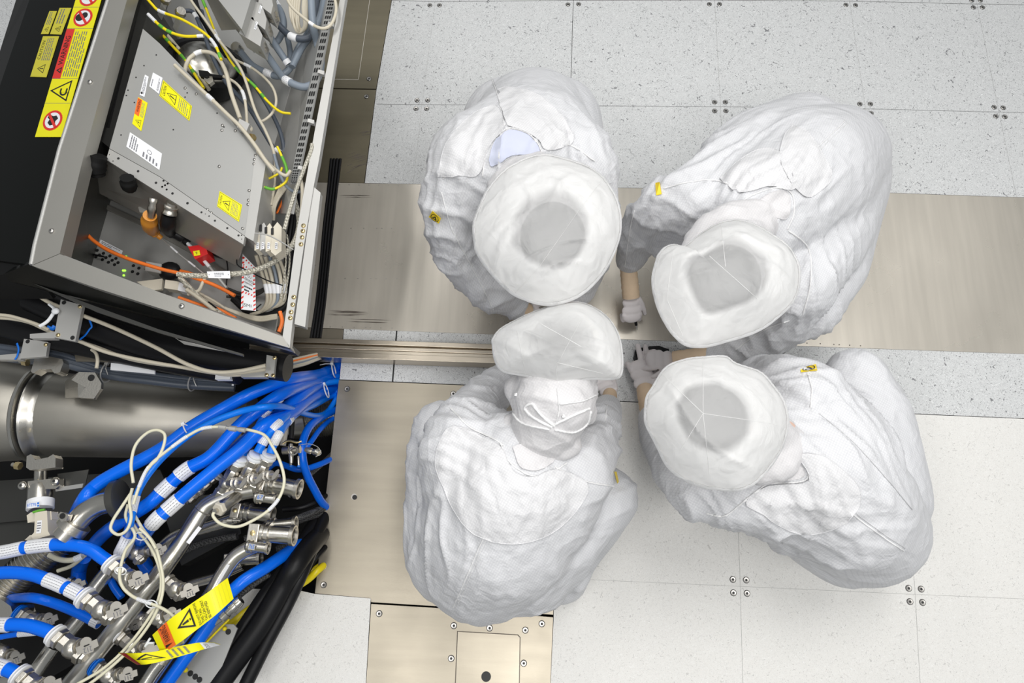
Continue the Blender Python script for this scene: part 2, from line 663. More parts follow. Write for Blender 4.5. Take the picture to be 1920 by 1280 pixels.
fl = MB()
fl.ppx([(757, -150), (2150, -150), (2150, 375), (1920, 370), (1660, 361), (684, 343), (706, 168), (735, 0)], 0, 0.035, M_VINYL, M_DARKM)
fl.ppx([(645, 616), (1190, 637), (1480, 648), (1920, 663.5), (2150, 672), (2150, 793), (1920, 784), (1690, 774), (1150, 751),
        (1045, 746.5), (1050, 728), (902, 722), (637, 711)], 0, 0.035, M_VINYL, M_DARKM)
fl.ppx([(1045, 748), (1150, 752.3), (1690, 775.3), (1920, 785), (2150, 794), (2150, 1420), (1026, 1420), (1038, 1160)], 0, 0.035, M_VINYL_W, M_DARKM)
fl.ppx([(420, 1101), (563, 1107), (590, 1113), (695, 1121.5), (678, 1420), (250, 1420)], 0, 0.035, M_VINYL_W, M_DARKM)
fl.ppx([(-500, -500), (520, -500), (520, 330), (-500, 330)], 0, 0.035, M_VINYL, M_DARKM)
# the low under-floor, reached by the cable pit
fl.box((0.4, -2.2, -0.46), ((3.6, 0, 0), (0, 3.2, 0), (0, 0, 0.02)), M_DARKM)
seam(fl, [(735, 0.5), (816, 3), (1075, 0.5), (1340, 0), (1593, 2), (1832, 7.5), (1920, 9)])
seam(fl, [(706, 195), (791, 196), (1068, 198), (1351, 200), (1623, 204), (1873, 210), (1960, 212)], 0.0013)
seam(fl, [(820, -60), (816, 3), (791, 196), (775, 344)], 0.0009, M_SEAML)
seam(fl, [(1079, -60), (1075, 0.5), (1069, 198), (1064, 350)], 0.002)
seam(fl, [(1336, -60), (1340, 0), (1351, 200), (1358, 354)], 0.0011, M_SEAML)
seam(fl, [(1583, -60), (1593, 2), (1623, 204), (1645, 360)], 0.0009, M_SEAML)
seam(fl, [(1818, -60), (1832, 7.5), (1873, 210), (1906, 369)], 0.0009, M_SEAML)
seam(fl, [(744, 618), (736, 716)], 0.0055)
seam(fl, [(1376, 762), (1388, 1099), (1396, 1400)], 0.0011, M_SEAML)
seam(fl, [(1690, 775), (1716, 1114), (1732, 1400)], 0.0011, M_SEAML)
seam(fl, [(1030, 1083), (1388, 1099), (1716, 1114), (1960, 1124)], 0.0009, M_SEAML)
floor = fl.build('floor', smooth=0)
floor['kind'] = 'structure'

SCREWS = [(806, 10), (824, 10), (1065, 8.5), (1085, 8), (1330, 8), (1349, 8), (1586, 9.5), (1604, 10), (1822, 1), (1838, 1),
          (1825, 14), (1842, 14), (782, 188), (802, 188), (780, 204), (800, 204), (1340, 191.5), (1360, 191.5), (1340, 208),
          (1361, 208), (1612, 195), (1632, 195), (1613.5, 212), (1633, 212.5), (1864, 201), (1881, 202), (1867, 218),
          (1884, 219), (1694, 762), (1696, 786), (1374, 1086), (1399, 1087), (1375, 1111), (1400.5, 1112), (1703.5, 1102.5),
          (1727, 1104), (1706, 1127.5), (1729.5, 1129)]
s = MB()
s.lathe((0, 0, 0), (0, 0, 1), [(0, 0.0105), (0.0012, 0.0105), (0.0016, 0.0095)], M_SEAM, 20)
s.lathe((0, 0, 0.0016), (0, 0, 1), [(0, 0.0092), (0.0009, 0.0082), (0.0004, 0.0045)], M_SCREW, 20)
s.lathe((0, 0, 0.0019), (0, 0, 1), [(0, 0.0042), (0.0004, 0.0042)], M_SCREW_D, 8)
screw0 = s.build('screw', floor)
first = True


def put_screw(u, v, parent, z=0.0, sc=1.0):
    global first
    o = screw0 if first else screw0.copy()
    if not first:
        COL.objects.link(o)
    first = False
    o.parent = parent
    o.location = P(u, v, z)
    o.scale = (sc, sc, sc)
    return o


for u, v in SCREWS:
    put_screw(u, v, floor)


def plate(name, pts, label, z=0.0, th=0.03, m=M_PLATE, extra=None, group=None, cat='floor plate'):
    mb = MB()
    mb.ppx(pts, z, th, m)
    if extra:
        extra(mb)
    o = mb.build(name, smooth=0, bevel=0.0012)
    tag(o, label, cat, group)
    return o


def smudge(mb, u, v, du, dv, z, n=5, spread=6, m=None):
    """scuff marks: ragged dark streaks on the metal"""
    rnd = random.Random(int(u * 7 + v))
    for i in range(n):
        a, b = u + rnd.uniform(-1, 1) * spread, v + rnd.uniform(-1, 1) * spread
        k = rnd.uniform(0.3, 1)
        top, bot = [], []
        for j in range(9):
            t = j / 8 - 0.5
            h = (0.25 - t * t) * 4 * rnd.uniform(0.2, 1.2)
            top.append((a + du * t * k, b + dv * t * k - h))
            bot.append((a + du * t * k, b + dv * t * k + h * 0.7))
        mb.add([P(*q, z) for q in bot + top[::-1]], [list(range(18))], m or M_SCUFF)


M_SCUFF = mat('black_scuff', (0.13, 0.11, 0.09), 0.7)
M_SCRATCH = mat('bright_scratch', (0.78, 0.74, 0.66), 0.5, 0.5)

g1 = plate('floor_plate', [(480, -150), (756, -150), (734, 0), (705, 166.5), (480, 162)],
           'brown-tinted, shade-darkened steel floor plate at the top edge beside the cabinet, with an engraved line', m=M_PLATE_SHADED,
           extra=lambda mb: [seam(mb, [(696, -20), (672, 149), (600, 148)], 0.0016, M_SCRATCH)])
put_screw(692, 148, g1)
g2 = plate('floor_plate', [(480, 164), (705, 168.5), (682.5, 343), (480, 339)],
           'brown-tinted, shade-darkened steel floor plate beside the cabinet with black scuff marks', m=M_PLATE_SHADED,
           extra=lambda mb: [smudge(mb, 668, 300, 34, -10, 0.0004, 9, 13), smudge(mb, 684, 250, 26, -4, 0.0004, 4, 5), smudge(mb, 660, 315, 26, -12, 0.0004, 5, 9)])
put_screw(687, 181, g2)
RIV = []


def strip_extra(mb):
    smudge(mb, 668, 367, 74, 1, 0.0024, 5, 3)
    smudge(mb, 650, 587, 80, 2, 0.0024, 6, 4)
    smudge(mb, 690, 602, 90, 3, 0.0024, 3, 3)
    rows = [[(636 + 18.5 * i, 346 + .3 * i) for i in range(9)], [(u, 428) for u in (658, 682, 706, 716, 734, 753)],
            [(u, 522) for u in (647, 671, 695, 705, 724, 744)], [(u, 612.5 + (u - 619) * .02) for u in (619, 642, 664, 686, 694, 714, 735)],
            [(1488, 641.5), (1513, 643), (1538, 644), (1563.5, 645.5), (1573.5, 646), (1593, 647), (1613.5, 648), (1586, 545), (1604, 545)]]
    for r in rows:
        for u, v in r:
            mb.lathe(P(u, v, 0.002), (0, 0, 1), [(0, 0.003), (0.0006, 0.0022)], M_SCUFF if u > 1000 else M_SCREW, 8)


strip = plate('steel_strip', [(480, 340), (684, 343.5), (1660, 361.5), (1920, 370.5), (2150, 377), (2150, 671), (1920, 663), (1480, 647.5),
                              (1190, 636.5), (645, 616), (480, 610)],
              'long polished stainless steel floor strip crossing under the kneeling workers', 0.002, 0.03, M_STRIP,
              strip_extra)
g3 = plate('floor_plate', [(480, 611), (644, 617), (639, 668), (480, 662)],
           'small tan steel floor plate at the cabinet end of the long rail')


def scr(mb):
    for a, b in [((905, 1150), (890, 1130)), ((715, 1156), (706, 1200)), ((655, 1000), (700, 960)), ((760, 1170), (840, 1220)),
                 ((700, 1210), (730, 1250)), ((790, 1180), (800, 1250)), ((690, 1070), (710, 1110)), ((740, 760), (780, 770)),
                 ((620, 1010), (650, 1045)), ((880, 1250), (960, 1225))]:
        seam(mb, [a, b], 0.0009, M_SCRATCH, 0.0004)


plE = plate('floor_plate', [(635.5, 712.5), (902, 723.5), (1048, 729.5), (1037, 1152), (835, 1137), (696, 1128.5), (695, 1121), (590.5, 1112)],
            'large worn steel floor plate under the worker at lower left, beside the cable pit', 0.001, extra=scr)
for u, v in [(651, 729), (850, 738), (607, 1096)]:
    put_screw(u, v, plE, 0.001)
hb = MB()
hb.lathe(P(664, 931, 0.0008), (0, 0, 1), [(0, 0.0105), (0.0007, 0.0105)], M_SCREW, 20)
hb.lathe(P(665, 932, 0.0016), (0, 0, 1), [(0, 0.0085), (0.0004, 0.0085)], M_BLACK, 20)
hb.build('lifting_hole', plE)
plF = plate('floor_plate', [(696, 1132), (835, 1140.5), (1037, 1157), (1026, 1420), (678, 1420)],
            'steel floor plate at the bottom edge with a rounded hatch and black hole', 0.001, extra=scr)
for u, v in [(711, 1150), (851, 1172.5), (918, 1177), (985, 1181), (1016, 1169), (846, 1234), (982, 1243)]:
    put_screw(u, v, plF, 0.001)
hat = MB()
pts = [(858.5, 1184), (970, 1190.5), (974.5, 1195), (971, 1400), (850, 1400)]
hat.ppx([(857, 1182.5), (971, 1189), (976, 1194), (972.5, 1402), (848, 1402)], 0.0014, 0.001, M_SCUFF)
hat.ppx(pts, 0.0025, 0.002, M_PLATE)
hat.lathe(P(911.5, 1268, 0.0026), (0, 0, 1), [(0, 0.0155), (0.0006, 0.0155)], M_BLACK, 24)
hat.build('hatch', plF, smooth=0)

# black rubber strip beside the cabinet
rb = MB()
L_ = [(618, 297), (612, 360), (604, 430), (598, 500), (590, 570), (580, 633)]
R_ = [(641, 297), (633, 360), (625, 430), (618, 500), (611, 570), (603, 633)]
zr = 0.008
vsr = []
for a, b in zip(spline(pz(L_, zr), 5), spline(pz(R_, zr), 5)):
    vsr.append((a, b))
for k in range(4):
    t0, t1 = k / 4 + .02, (k + 1) / 4 - .02
    ring = []
    for a, b in vsr:
        p0, p1 = a.lerp(b, t0), a.lerp(b, t1)
        ring.append([p0 - Vector((0, 0, .006)), p0 + Vector((0, 0, .0)), p0.lerp(p1, .5) + Vector((0, 0, .003)), p1, p1 - Vector((0, 0, .006))])
    vv = [q for r in ring for q in r]
    n = len(ring)
    ff = [(i * 5 + j, i * 5 + (j + 1), (i + 1) * 5 + j + 1, (i + 1) * 5 + j) for i in range(n - 1) for j in range(4)]
    ff += [(0, 1, 2, 3, 4), tuple((n - 1) * 5 + j for j in (4, 3, 2, 1, 0))]
    ff += [(i * 5 + 4, i * 5, (i + 1) * 5, (i + 1) * 5 + 4) for i in range(n - 1)]
    rb.add(vv, ff, M_RUBBER)
tag(rb.build('rubber_strip', smooth=50), 'black ribbed rubber strip lying on the floor along the cabinet', 'rubber strip')

# extruded aluminium rail
M_RAIL = steel_mat('rail_aluminium', (0.62, 0.55, 0.45), 0.3, (1, 20, 1))
A0, B0 = P(470, 629.5, 0.07), P(1110, 651, 0.07)
A1 = P(470, 664.5, 0.07)
ex = (B0 - A0).normalized()
ey = Vector((ex.y, -ex.x, 0))
wdt = (P(560, 667, .07) - P(560, 631.5, .07)).dot(ey)
Lr = (B0 - A0).length
rl = MB()


def rbar(y0, y1, zt, zb):
    c = A0 + ex * Lr / 2 + ey * (y0 + y1) / 2 * wdt
    c.z = (zt + zb) / 2
    rl.box(c, (ex * Lr / 2, ey * (y1 - y0) / 2 * wdt, Vector((0, 0, (zt - zb) / 2))), M_RAIL)


rbar(0.0, 0.25, 0.070, 0.004)
rbar(0.25, 0.33, 0.045, 0.01)
rbar(0.33, 0.52, 0.068, 0.01)
rbar(0.52, 0.70, 0.064, 0.01)
rbar(0.70, 1.0, 0.070, 0.004)
tag(rl.build('guide_rail', smooth=0, bevel=0.0015), 'long tan metal guide rail on the tiles, starting at the cabinet corner', 'rail')


# ================================================================ PEOPLE
def remeshed(name, mb, voxel, smooth_it, m, parent=None, subs=None):
    """fuse overlapping closed shapes into one continuous surface"""
    me = bpy.data.meshes.new('tmp')
    me.from_pydata(mb.v, [], mb.f)
    o = bpy.data.objects.new('tmp', me)
    COL.objects.link(o)
    r = o.modifiers.new('r', 'REMESH')
    r.mode = 'VOXEL'
    r.voxel_size = voxel
    s_ = o.modifiers.new('s', 'SMOOTH')
    s_.factor = 0.5
    s_.iterations = smooth_it
    dg = bpy.context.evaluated_depsgraph_get()
    nm = bpy.data.meshes.new_from_object(o.evaluated_get(dg))
    bpy.data.objects.remove(o)
    bpy.data.meshes.remove(me)
    nm.name = name
    nm.materials.clear()
    nm.materials.append(m)
    nm.polygons.foreach_set('use_smooth', [True] * len(nm.polygons))
    out = bpy.data.objects.new(name, nm)
    COL.objects.link(out)
    if parent:
        out.parent = parent
    return out


def capsule(mb, a, b, ra, rb_, k=1.0):
    """tapered capsule from chained spheres and a cone; k shrinks the radii"""
    ra, rb_ = ra * k, rb_ * k
    mb.ball(a, ra, None, 20, 12)
    mb.ball(b, rb_, None, 20, 12)
    d = (b - a)
    n = max(2, int(d.length / (min(ra, rb_) * 0.5)))
    L = d.length
    if L > 1e-4:
        s = (ra - rb_) / L
        s = max(-0.95, min(0.95, s))
        c = math.sqrt(1 - s * s)
        dn = d / L
        p0, p1 = a + dn * ra * s, b + dn * rb_ * s
        mb.lathe(p0, dn, [(0, ra * c), ((p1 - p0).length, rb_ * c)], None, 24)


def chain(mb, nodes, k=1.0):
    """nodes (u, v, z, radius in pixels)"""
    q = [(P(n[0], n[1], n[2]), n[3] * mpp(n[0], n[1], n[2])) for n in nodes]
    for (a, ra), (b, rb_) in zip(q[:-1], q[1:]):
        capsule(mb, a, b, ra, rb_, k)


def wrinkle(o, fwd, amp, seed, fields):
    """cloth folds pushed into the surface itself; fields = [(centre px, z, radius m, direction px, strength)]"""
    me = o.data
    f = Vector(fwd).normalized()
    sd = Vector((-f.y, f.x, 0))
    F = []
    for (c, z, rad, dr, st) in fields:
        C0 = P(c[0], c[1], z)
        D = (P(c[0] + dr[0], c[1] + dr[1], z) - C0).normalized()
        F.append((C0, rad, D, Vector((-D.y, D.x, 0)), st))
    cos_ = [v.co.copy() for v in me.vertices]
    ns = [v.normal.copy() for v in me.vertices]
    for i, v in enumerate(me.vertices):
        p = cos_[i]
        q = Vector((p.dot(f) * 4.0, p.dot(sd) * 4.5, p.z * 4)) + Vector((seed, seed * 2, 0))
        h = noise.noise(q) * 0.9
        wp = noise.noise_vector(p * 5 + Vector((seed, 0, 0))) * 0.05
        for C0, rad, D, S, st in F:
            d = p - C0
            d.z *= 0.7
            wgt = math.exp(-(d.length / rad) ** 2)
            if wgt < 0.02:
                continue
            pp = p + wp
            x = noise.noise(Vector((pp.dot(D) * 3.0, pp.dot(S) * 21, pp.z * 6 + seed)))
            ridge = (1 - min(1, abs(x) * 3.6)) ** 1.5
            x2 = noise.noise(Vector((pp.dot(D) * 6.0 + 9, pp.dot(S) * 40, pp.z * 12 + seed)))
            h += wgt * st * (ridge * 1.5 - 0.5 + x2 * 0.5)
        v.co = p + ns[i] * h * amp
    me.update()


class Surf:
    """camera-side surface of a finished garment, used to lay seams, pockets and patches on it"""

    def __init__(self, o):
        me = o.data
        self.t = BVHTree.FromPolygons([v.co for v in me.vertices], [p.vertices for p in me.polygons])

    def hit(self, u, v, off=0.0):
        d = ray(u, v).normalized()
        loc, nrm, _, _ = self.t.ray_cast(CAM_LOC, d)
        if loc is None:
            return None
        if nrm.dot(d) > 0:
            nrm = -nrm
        return loc + nrm * off

    def line(self, pts, off=0.0012, step=7):
        out = []
        q = spline([Vector((a, b, 0)) for a, b in pts], 10)
        for p in q:
            h = self.hit(p.x, p.y, off)
            if h is not None and (not out or (h - out[-1]).length < 0.08):
                out.append(h)
        return out


def seamline(name, srf, pts, r, m, parent, dash=False):
    q = srf.line(pts)
    if len(q) < 3:
        return None
    mb = MB()
    if dash:
        mb.tube(q, [r * (1.25 if i % 2 else 0.75) for i in range(len(q))], m, 6)
    else:
        mb.tube(q, r, m, 6)
    return mb.build(name, parent, smooth=60)


def inside(p, poly):
    c = False
    n = len(poly)
    for i in range(n):
        a, b = poly[i], poly[(i + 1) % n]
        if (a[1] > p[1]) != (b[1] > p[1]) and p[0] < (b[0] - a[0]) * (p[1] - a[1]) / (b[1] - a[1]) + a[0]:
            c = not c
    return c


def patch(name, srf, poly, m, parent, off=0.002, step=7, edge=0.0, closed=True, label=None):
    """second layer of cloth following the garment under a traced outline"""
    out = spline([Vector((a, b, 0)) for a, b in poly] + [Vector((*poly[0], 0))], 4)[:-1]
    ring = [(p.x, p.y) for p in out]
    xs = [p[0] for p in ring]
    ys = [p[1] for p in ring]
    pts = list(ring)
    x = min(xs)
    while x < max(xs):
        y = min(ys)
        while y < max(ys):
            if inside((x, y), ring) and min((x - a) ** 2 + (y - b) ** 2 for a, b in ring) > (step * .5) ** 2:
                pts.append((x, y))
            y += step
        x += step
    n = len(ring)
    r = geometry.delaunay_2d_cdt([Vector(p) for p in pts], [(i, (i + 1) % n) for i in range(n)], [], 1, 1e-4)
    vs, idx = [], {}
    for i, p in enumerate(r[0]):
        h = srf.hit(p.x, p.y, off)
        if h is not None:
            idx[i] = len(vs)
            vs.append(h)
    fs = []
    for f in r[2]:
        if all(i in idx for i in f):
            q = [idx[i] for i in f]
            if max((vs[q[i]] - vs[q[i - 1]]).length for i in range(len(q))) < 0.06:
                fs.append(q[::-1])
    mb = MB()
    mb.add(vs, fs, m)
    if edge:
        hs = [srf.hit(a, b, off) for a, b in ring + [ring[0]]]
        hs = [h for h in hs if h is not None]
        run = [hs[0]]
        for h in hs[1:]:
            if (h - run[-1]).length < 0.05:
                run.append(h)
            else:
                if len(run) > 3:
                    mb.tube(run, edge, m, 6)
                run = [h]
        if len(run) > 3:
            mb.tube(run, edge, m, 6)
    return mb.build(name, parent, smooth=60, label=label)


def BVH_top(hc_, er, M_, p):
    """height of the hair under the crown of the cap"""
    lo, hi = hc_.z, hc_.z + .3
    for _ in range(24):
        mid = (lo + hi) / 2
        e = M_ @ (Vector((p.x, p.y, mid)) - hc_)
        if (e.x / er[0]) ** 2 + (e.y / er[1]) ** 2 + (e.z / er[2]) ** 2 < 1:
            lo = mid
        else:
            hi = mid
    return hi


def make_cap(parent, rim, crown, z_rim, z_top, tilt=(0, 0), seed=1, head=None, spokes=(), label=None, pw=2.4, hole=.42, soft=3.0):
    """sheer bell-shaped cap: traced rim, domed crown, thick stitched hem"""
    uc = sum(p[0] for p in rim) / len(rim)
    vc = sum(p[1] for p in rim) / len(rim)
    ring = spline([Vector((a, b, 0)) for a, b in rim] + [Vector((*rim[0], 0))], 8)[:-1]
    n = len(ring)
    N = 26
    vs, fs = [], []
    R3 = []
    for i, p in enumerate(ring):
        z = z_rim + tilt[0] * (p.x - uc) / 140 + tilt[1] * (p.y - vc) / 140
        R3.append(P(p.x, p.y, z))
    C3 = P(crown[0], crown[1], z_top)
    if head:
        hc_, er, M_ = head
        er = [x * 1.035 for x in er]
        top = hc_.z + er[2]
        C3.z = max(C3.z, BVH_top(hc_, er, M_, C3) + .004)
    for j in range(1, N + 1):
        t = j / N
        for i in range(n):
            q = C3.lerp(R3[i], t)
            q.z = C3.z + (R3[i].z - C3.z) * (t ** pw)
            an = 2 * pi * i / n
            w2_ = min(1, 2.2 * t) * (1.25 - t)
            nq = Vector((q.x * 9 + seed, q.y * 9, seed))
            cr = noise.noise(nq) * 0.016 * w2_
            wv_ = noise.noise_vector(nq * 0.6) * 0.08
            for cs_, sn_, fr in ((cos(seed), sin(seed), 9), (cos(seed + 2), sin(seed + 2), 12)):
                x_ = noise.noise(Vector(((q.x + wv_.x) * cs_ * fr + (q.y + wv_.y) * sn_ * fr, ((q.y + wv_.y) * cs_ - (q.x + wv_.x) * sn_) * 2.5, seed)))
                cr += (1 - min(1, abs(x_) * 5)) ** 2 * 0.010 * w2_
            cr += noise.noise(q * 40 + Vector((seed, 0, 0))) * 0.0012
            q.z += cr
            if head:
                e = M_ @ (q - hc_)
                k_ = math.sqrt((e.x / er[0]) ** 2 + (e.y / er[1]) ** 2 + (e.z / er[2]) ** 2)
                if k_ < 1.0:
                    q = hc_ + (q - hc_) * (1.0 / max(k_, .3))
            vs.append(q)
    vs.append(C3)
    for j in range(N - 1):
        for i in range(n):
            k = (i + 1) % n
            fs.append((j * n + i, (j + 1) * n + i, (j + 1) * n + k, j * n + k))
    for i in range(n):
        fs.append((len(vs) - 1, i, (i + 1) % n))
    mb = MB()
    mb.add(vs, fs, M_CAP)
    cap = mb.build('cap', parent, smooth=70, label=label)
    # white lining added under the sheer cloth for contrast, open over the crown
    lm = MB()
    lv, K_ = [], 16
    for j in range(K_ + 1):
        for i in range(n):
            an = 2 * pi * i / n
            t0 = hole * (1 + .10 * noise.noise(Vector((cos(an) * 1.6 + seed * 3, sin(an) * 1.6, seed))))
            t = t0 + (.995 - t0) * j / K_
            x = t * N - 1
            k0 = max(0, min(N - 2, int(x)))
            lv.append(vs[k0 * n + i].lerp(vs[(k0 + 1) * n + i], x - k0) - Vector((0, 0, .0035)))
    lf = [(j * n + i, (j + 1) * n + i, (j + 1) * n + (i + 1) % n, j * n + (i + 1) % n) for j in range(K_) for i in range(n)]
    lm.add(lv, lf, M_CONTRAST_LINING)
    lo_ = lm.build('contrast_lining', cap, smooth=60)
    # the lining fades out towards the crown to soften the dark patch's edge
    at_ = lo_.data.attributes.new('thin', 'FLOAT', 'POINT')
    at_.data.foreach_set('value', [max(0.0, 1 - j / soft) for j in range(K_ + 1) for i in range(n)])
    # hem
    hb_ = MB()
    L1, L2, L3, L4 = [], [], [], []
    for i in range(n):
        p, inner = vs[(N - 1) * n + i], vs[(N - 3) * n + i]
        d = (inner - p).normalized()
        w_ = 0.0095 * (1 + 0.12 * sin(i * 1.9))
        pk = 0.0016 if i % 2 else 0.0
        L1.append(p + Vector((0, 0, -0.001)))
        L2.append(p + Vector((0, 0, 0.0028 + pk)))
        L3.append(p + d * w_ + Vector((0, 0, 0.0032 + pk)))
        L4.append(p + d * (w_ + 0.001) + Vector((0, 0, 0.0005)))
    vv = L1 + L2 + L3 + L4
    ff = []
    for r_ in range(3):
        for i in range(n):
            k = (i + 1) % n
            ff.append((r_ * n + i, r_ * n + k, (r_ + 1) * n + k, (r_ + 1) * n + i))
    hb_.add(vv, ff, M_HEM)
    hb_.build('hem', cap, smooth=50)
    for a, b in spokes:
        sb_ = MB()
        seg_ = []
        for k in range(21):
            t = k / 20
            uu, vv_ = a[0] + (b[0] - a[0]) * t, a[1] + (b[1] - a[1]) * t
            d = ray(uu, vv_).normalized()
            if k == 0:
                tr = BVHTree.FromPolygons(vs, fs)
            h = tr.ray_cast(CAM_LOC, d)[0]
            if h is not None:
                seg_.append(h + Vector((0, 0, 0.001)))
        if len(seg_) > 3:
            sb_.tube(seg_, 0.0008, M_CAP, 5, flat=0.5)
            sb_.build('seam', cap, smooth=60)
    return cap


def make_head(mb, c, r, fwd, k=1.0):
    """skull, jaw, nose, ears in the body builder; fwd = where the face looks (unit vector)"""
    f = Vector(fwd).normalized()
    up = (Vector((0, 0, 1)) - f * f.z).normalized()
    sd = f.cross(up)
    M = Matrix((sd, up, f)).transposed()
    mb.ball(c, (r * 0.92, r * 1.08, r * 1.12), None, 24, 16, M)
    mb.ball(c + f * r * 0.35 - up * r * 0.55, (r * 0.68, r * 0.75, r * 0.72), None, 20, 12, M)
    mb.ball(c + f * r * 1.12 - up * r * 0.25, (r * 0.16, r * 0.3, r * 0.2), None, 12, 8, M)
    for sg in (-1, 1):
        mb.ball(c + sd * sg * r * 0.93 - up * r * 0.1, (r * 0.10, r * 0.32, r * 0.2), None, 12, 8, M)
    mb.ball(c + f * r * 0.98 - up * r * 0.78, (r * 0.3, r * 0.1, r * 0.12), None, 12, 8, M)
    return M, f, up, sd


def make_hand(parent, wrist, d, palm_n, L=0.185, curl=(0.35, 0.35, 0.4, 0.45), spread=0.13, thumb_side=1, thumb=0.5, name='glove',
              fscale=(0.93, 1.0, 0.95, 0.78), m=None, thumb_curl=0.3):
    """gloved hand: d points from wrist to fingertips, palm_n out of the palm; five separate jointed fingers"""
    d = Vector(d).normalized()
    pn = Vector(palm_n)
    pn = (pn - d * pn.dot(d)).normalized()
    sd = d.cross(pn) * thumb_side
    mb = MB()
    W = L * 0.44
    pl = L * 0.50
    for i, t in enumerate((0.0, 0.35, 0.7, 1.0)):
        c = wrist + d * pl * t
        M = Matrix((sd, d, pn)).transposed()
        mb.ball(c, (W * (0.34, 0.45, 0.50, 0.48)[i], pl * 0.28, L * 0.085), None, 16, 10, M)
    for k in range(4):
        x = (0.375 - k * 0.25) * W
        base = wrist + d * pl * 0.9 + sd * x
        a = spread * (1.5 - k) / 1.5
        fd = (d * cos(a) + sd * sin(a)).normalized()
        fl_ = L * 0.46 * fscale[k]
        r0 = 0.0118 * L / 0.185
        p = base
        ang = 0.1
        for j, sl in enumerate((0.45, 0.30, 0.25)):
            ang += curl[k] * (0.6, 1.0, 0.8)[j]
            q = p + (fd * cos(ang) + pn * sin(ang)) * fl_ * sl
            capsule(mb, p, q, r0 * (1 - 0.08 * j), r0 * (0.92 - 0.08 * j))
            p = q
    base = wrist + d * pl * 0.25 + sd * W * 0.36
    td = (d * cos(thumb + .35) + sd * sin(thumb + .35) + pn * 0.25).normalized()
    p = base
    for j, sl in enumerate((0.38, 0.34, 0.28)):
        q = p + td * L * 0.42 * sl
        capsule(mb, p, q, 0.0135 * (1 - j * .14) * L / .185, 0.0125 * (1 - j * .16) * L / .185)
        td = (td * cos(thumb_curl) + (d * 0.8 + pn * 0.4).normalized() * sin(thumb_curl)).normalized()
        p = q
    return remeshed(name, mb, 0.0028, 2, m or M_GLOVE, parent)


def sleeve_cuff(parent, a, b, ra, rb_, m, n=12, name='cuff'):
    mb = MB()
    pts = [a.lerp(b, i / n) for i in range(n + 1)]
    mb.tube(pts, [ra + (rb_ - ra) * i / n + 0.0012 * sin(i * 2.6) for i in range(n + 1)], m, 20)
    return mb.build(name, parent, smooth=60)


def make_person(label, coverall, body_k, head, cap, hood, fwd_px, wr, hands, seams, patches, feet, voxel=0.0095, collar=None):
    root = thing('person', label, 'person', 'clean-room workers crouching in a ring')
    mb = MB()
    for ch in coverall:
        chain(mb, ch)
    cov = remeshed('coverall', mb, voxel, 7, M_COV, root)
    c0 = coverall[0][0]
    f3 = P(c0[0] + fwd_px[0], c0[1] + fwd_px[1], c0[2]) - P(c0[0], c0[1], c0[2])
    wrinkle(cov, f3, wr[0], wr[1], wr[2])
    srf = Surf(cov)
    # the body inside the clothes, with the head on its neck
    bb = MB()
    for ch in coverall:
        chain(bb, ch, body_k)
    hc = P(head[0], head[1], head[2])
    M, f, up, sd = make_head(bb, hc, head[3], head[4])
    nb = P(*head[5])
    capsule(bb, nb, hc.lerp(nb, .45), 0.062, 0.058)
    for h in hands:
        capsule(bb, h['elbow'], h['cuff'], 0.03, 0.022)
        capsule(bb, h['cuff'], h['wrist'], 0.022, 0.02)
    body = remeshed('body', bb, 0.008, 3, M_SKIN, root)
    for sg in (-1, 1):
        eb = MB()
        eb.ball(hc + f * head[3] * 1.02 + sd * sg * head[3] * 0.36 + up * head[3] * 0.02, head[3] * 0.15, M_WHITE, 12, 8)
        eb.ball(hc + f * head[3] * 1.13 + sd * sg * head[3] * 0.36 + up * head[3] * 0.02, head[3] * 0.07, M_BLACK, 10, 6)
        eb.build('eye', root)
    hr = MB()
    hair_c = hc + up * head[3] * 0.12 - f * head[3] * 0.18
    hair_r = (head[3] * 1.03, head[3] * 1.14, head[3] * 1.12)
    hr.ball(hair_c, hair_r, M_HAIR, 28, 18, M)
    hr.build('hair', root)
    if hood:
        hm = MB()
        for ch in hood:
            chain(hm, ch)
        ho = remeshed('hood', hm, 0.006, 4, M_HOOD, root)
        wrinkle(ho, f3, 0.0045, wr[1] + 5, [((head[0], head[1]), head[2], 0.35, (1, .3), 1.0)])
    else:
        ho = None
    make_cap(root, head=(hair_c, hair_r, M.transposed()), **cap)
    for sgl in seams:
        seamline(sgl[0], srf, sgl[1], sgl[2], sgl[3], cov, sgl[4] if len(sgl) > 4 else False)
    for pt in patches:
        patch(pt[0], srf, pt[1], pt[2], cov, .0042, 5, .0008)
    for h in hands:
        make_hand(root, h['wrist'], h['dir'], h['pn'], **h.get('kw', {}))
        w0 = h['wrist'] - Vector(h['dir']).normalized() * 0.006
        sleeve_cuff(root, h['cuff'], w0.lerp(h['wrist'] + Vector(h['dir']).normalized() * 0.02, .6), h.get('r0', 0.036), h.get('r1', 0.03), M_CUFF)
    for (u, v, z, ang) in feet:
        fm = MB()
        c = P(u, v, z) + Vector((0, 0, .004))
        dd = Vector((cos(ang), sin(ang), 0))
        capsule(fm, c - dd * 0.07 + Vector((0, 0, 0.045)), c + dd * 0.02 + Vector((0, 0, 0.05)), 0.044, 0.046)
        capsule(fm, c + dd * 0.02 + Vector((0, 0, 0.045)), c + dd * 0.15 + Vector((0, 0, 0.032)), 0.044, 0.031)
        capsule(fm, c - dd * 0.04 + Vector((0, 0, 0.05)), c - dd * 0.03 + Vector((0, 0, 0.14)), 0.045, 0.05)
        bt = remeshed('overshoe', fm, 0.007, 3, M_BOOT, root)
    return root, cov, srf, ho, body


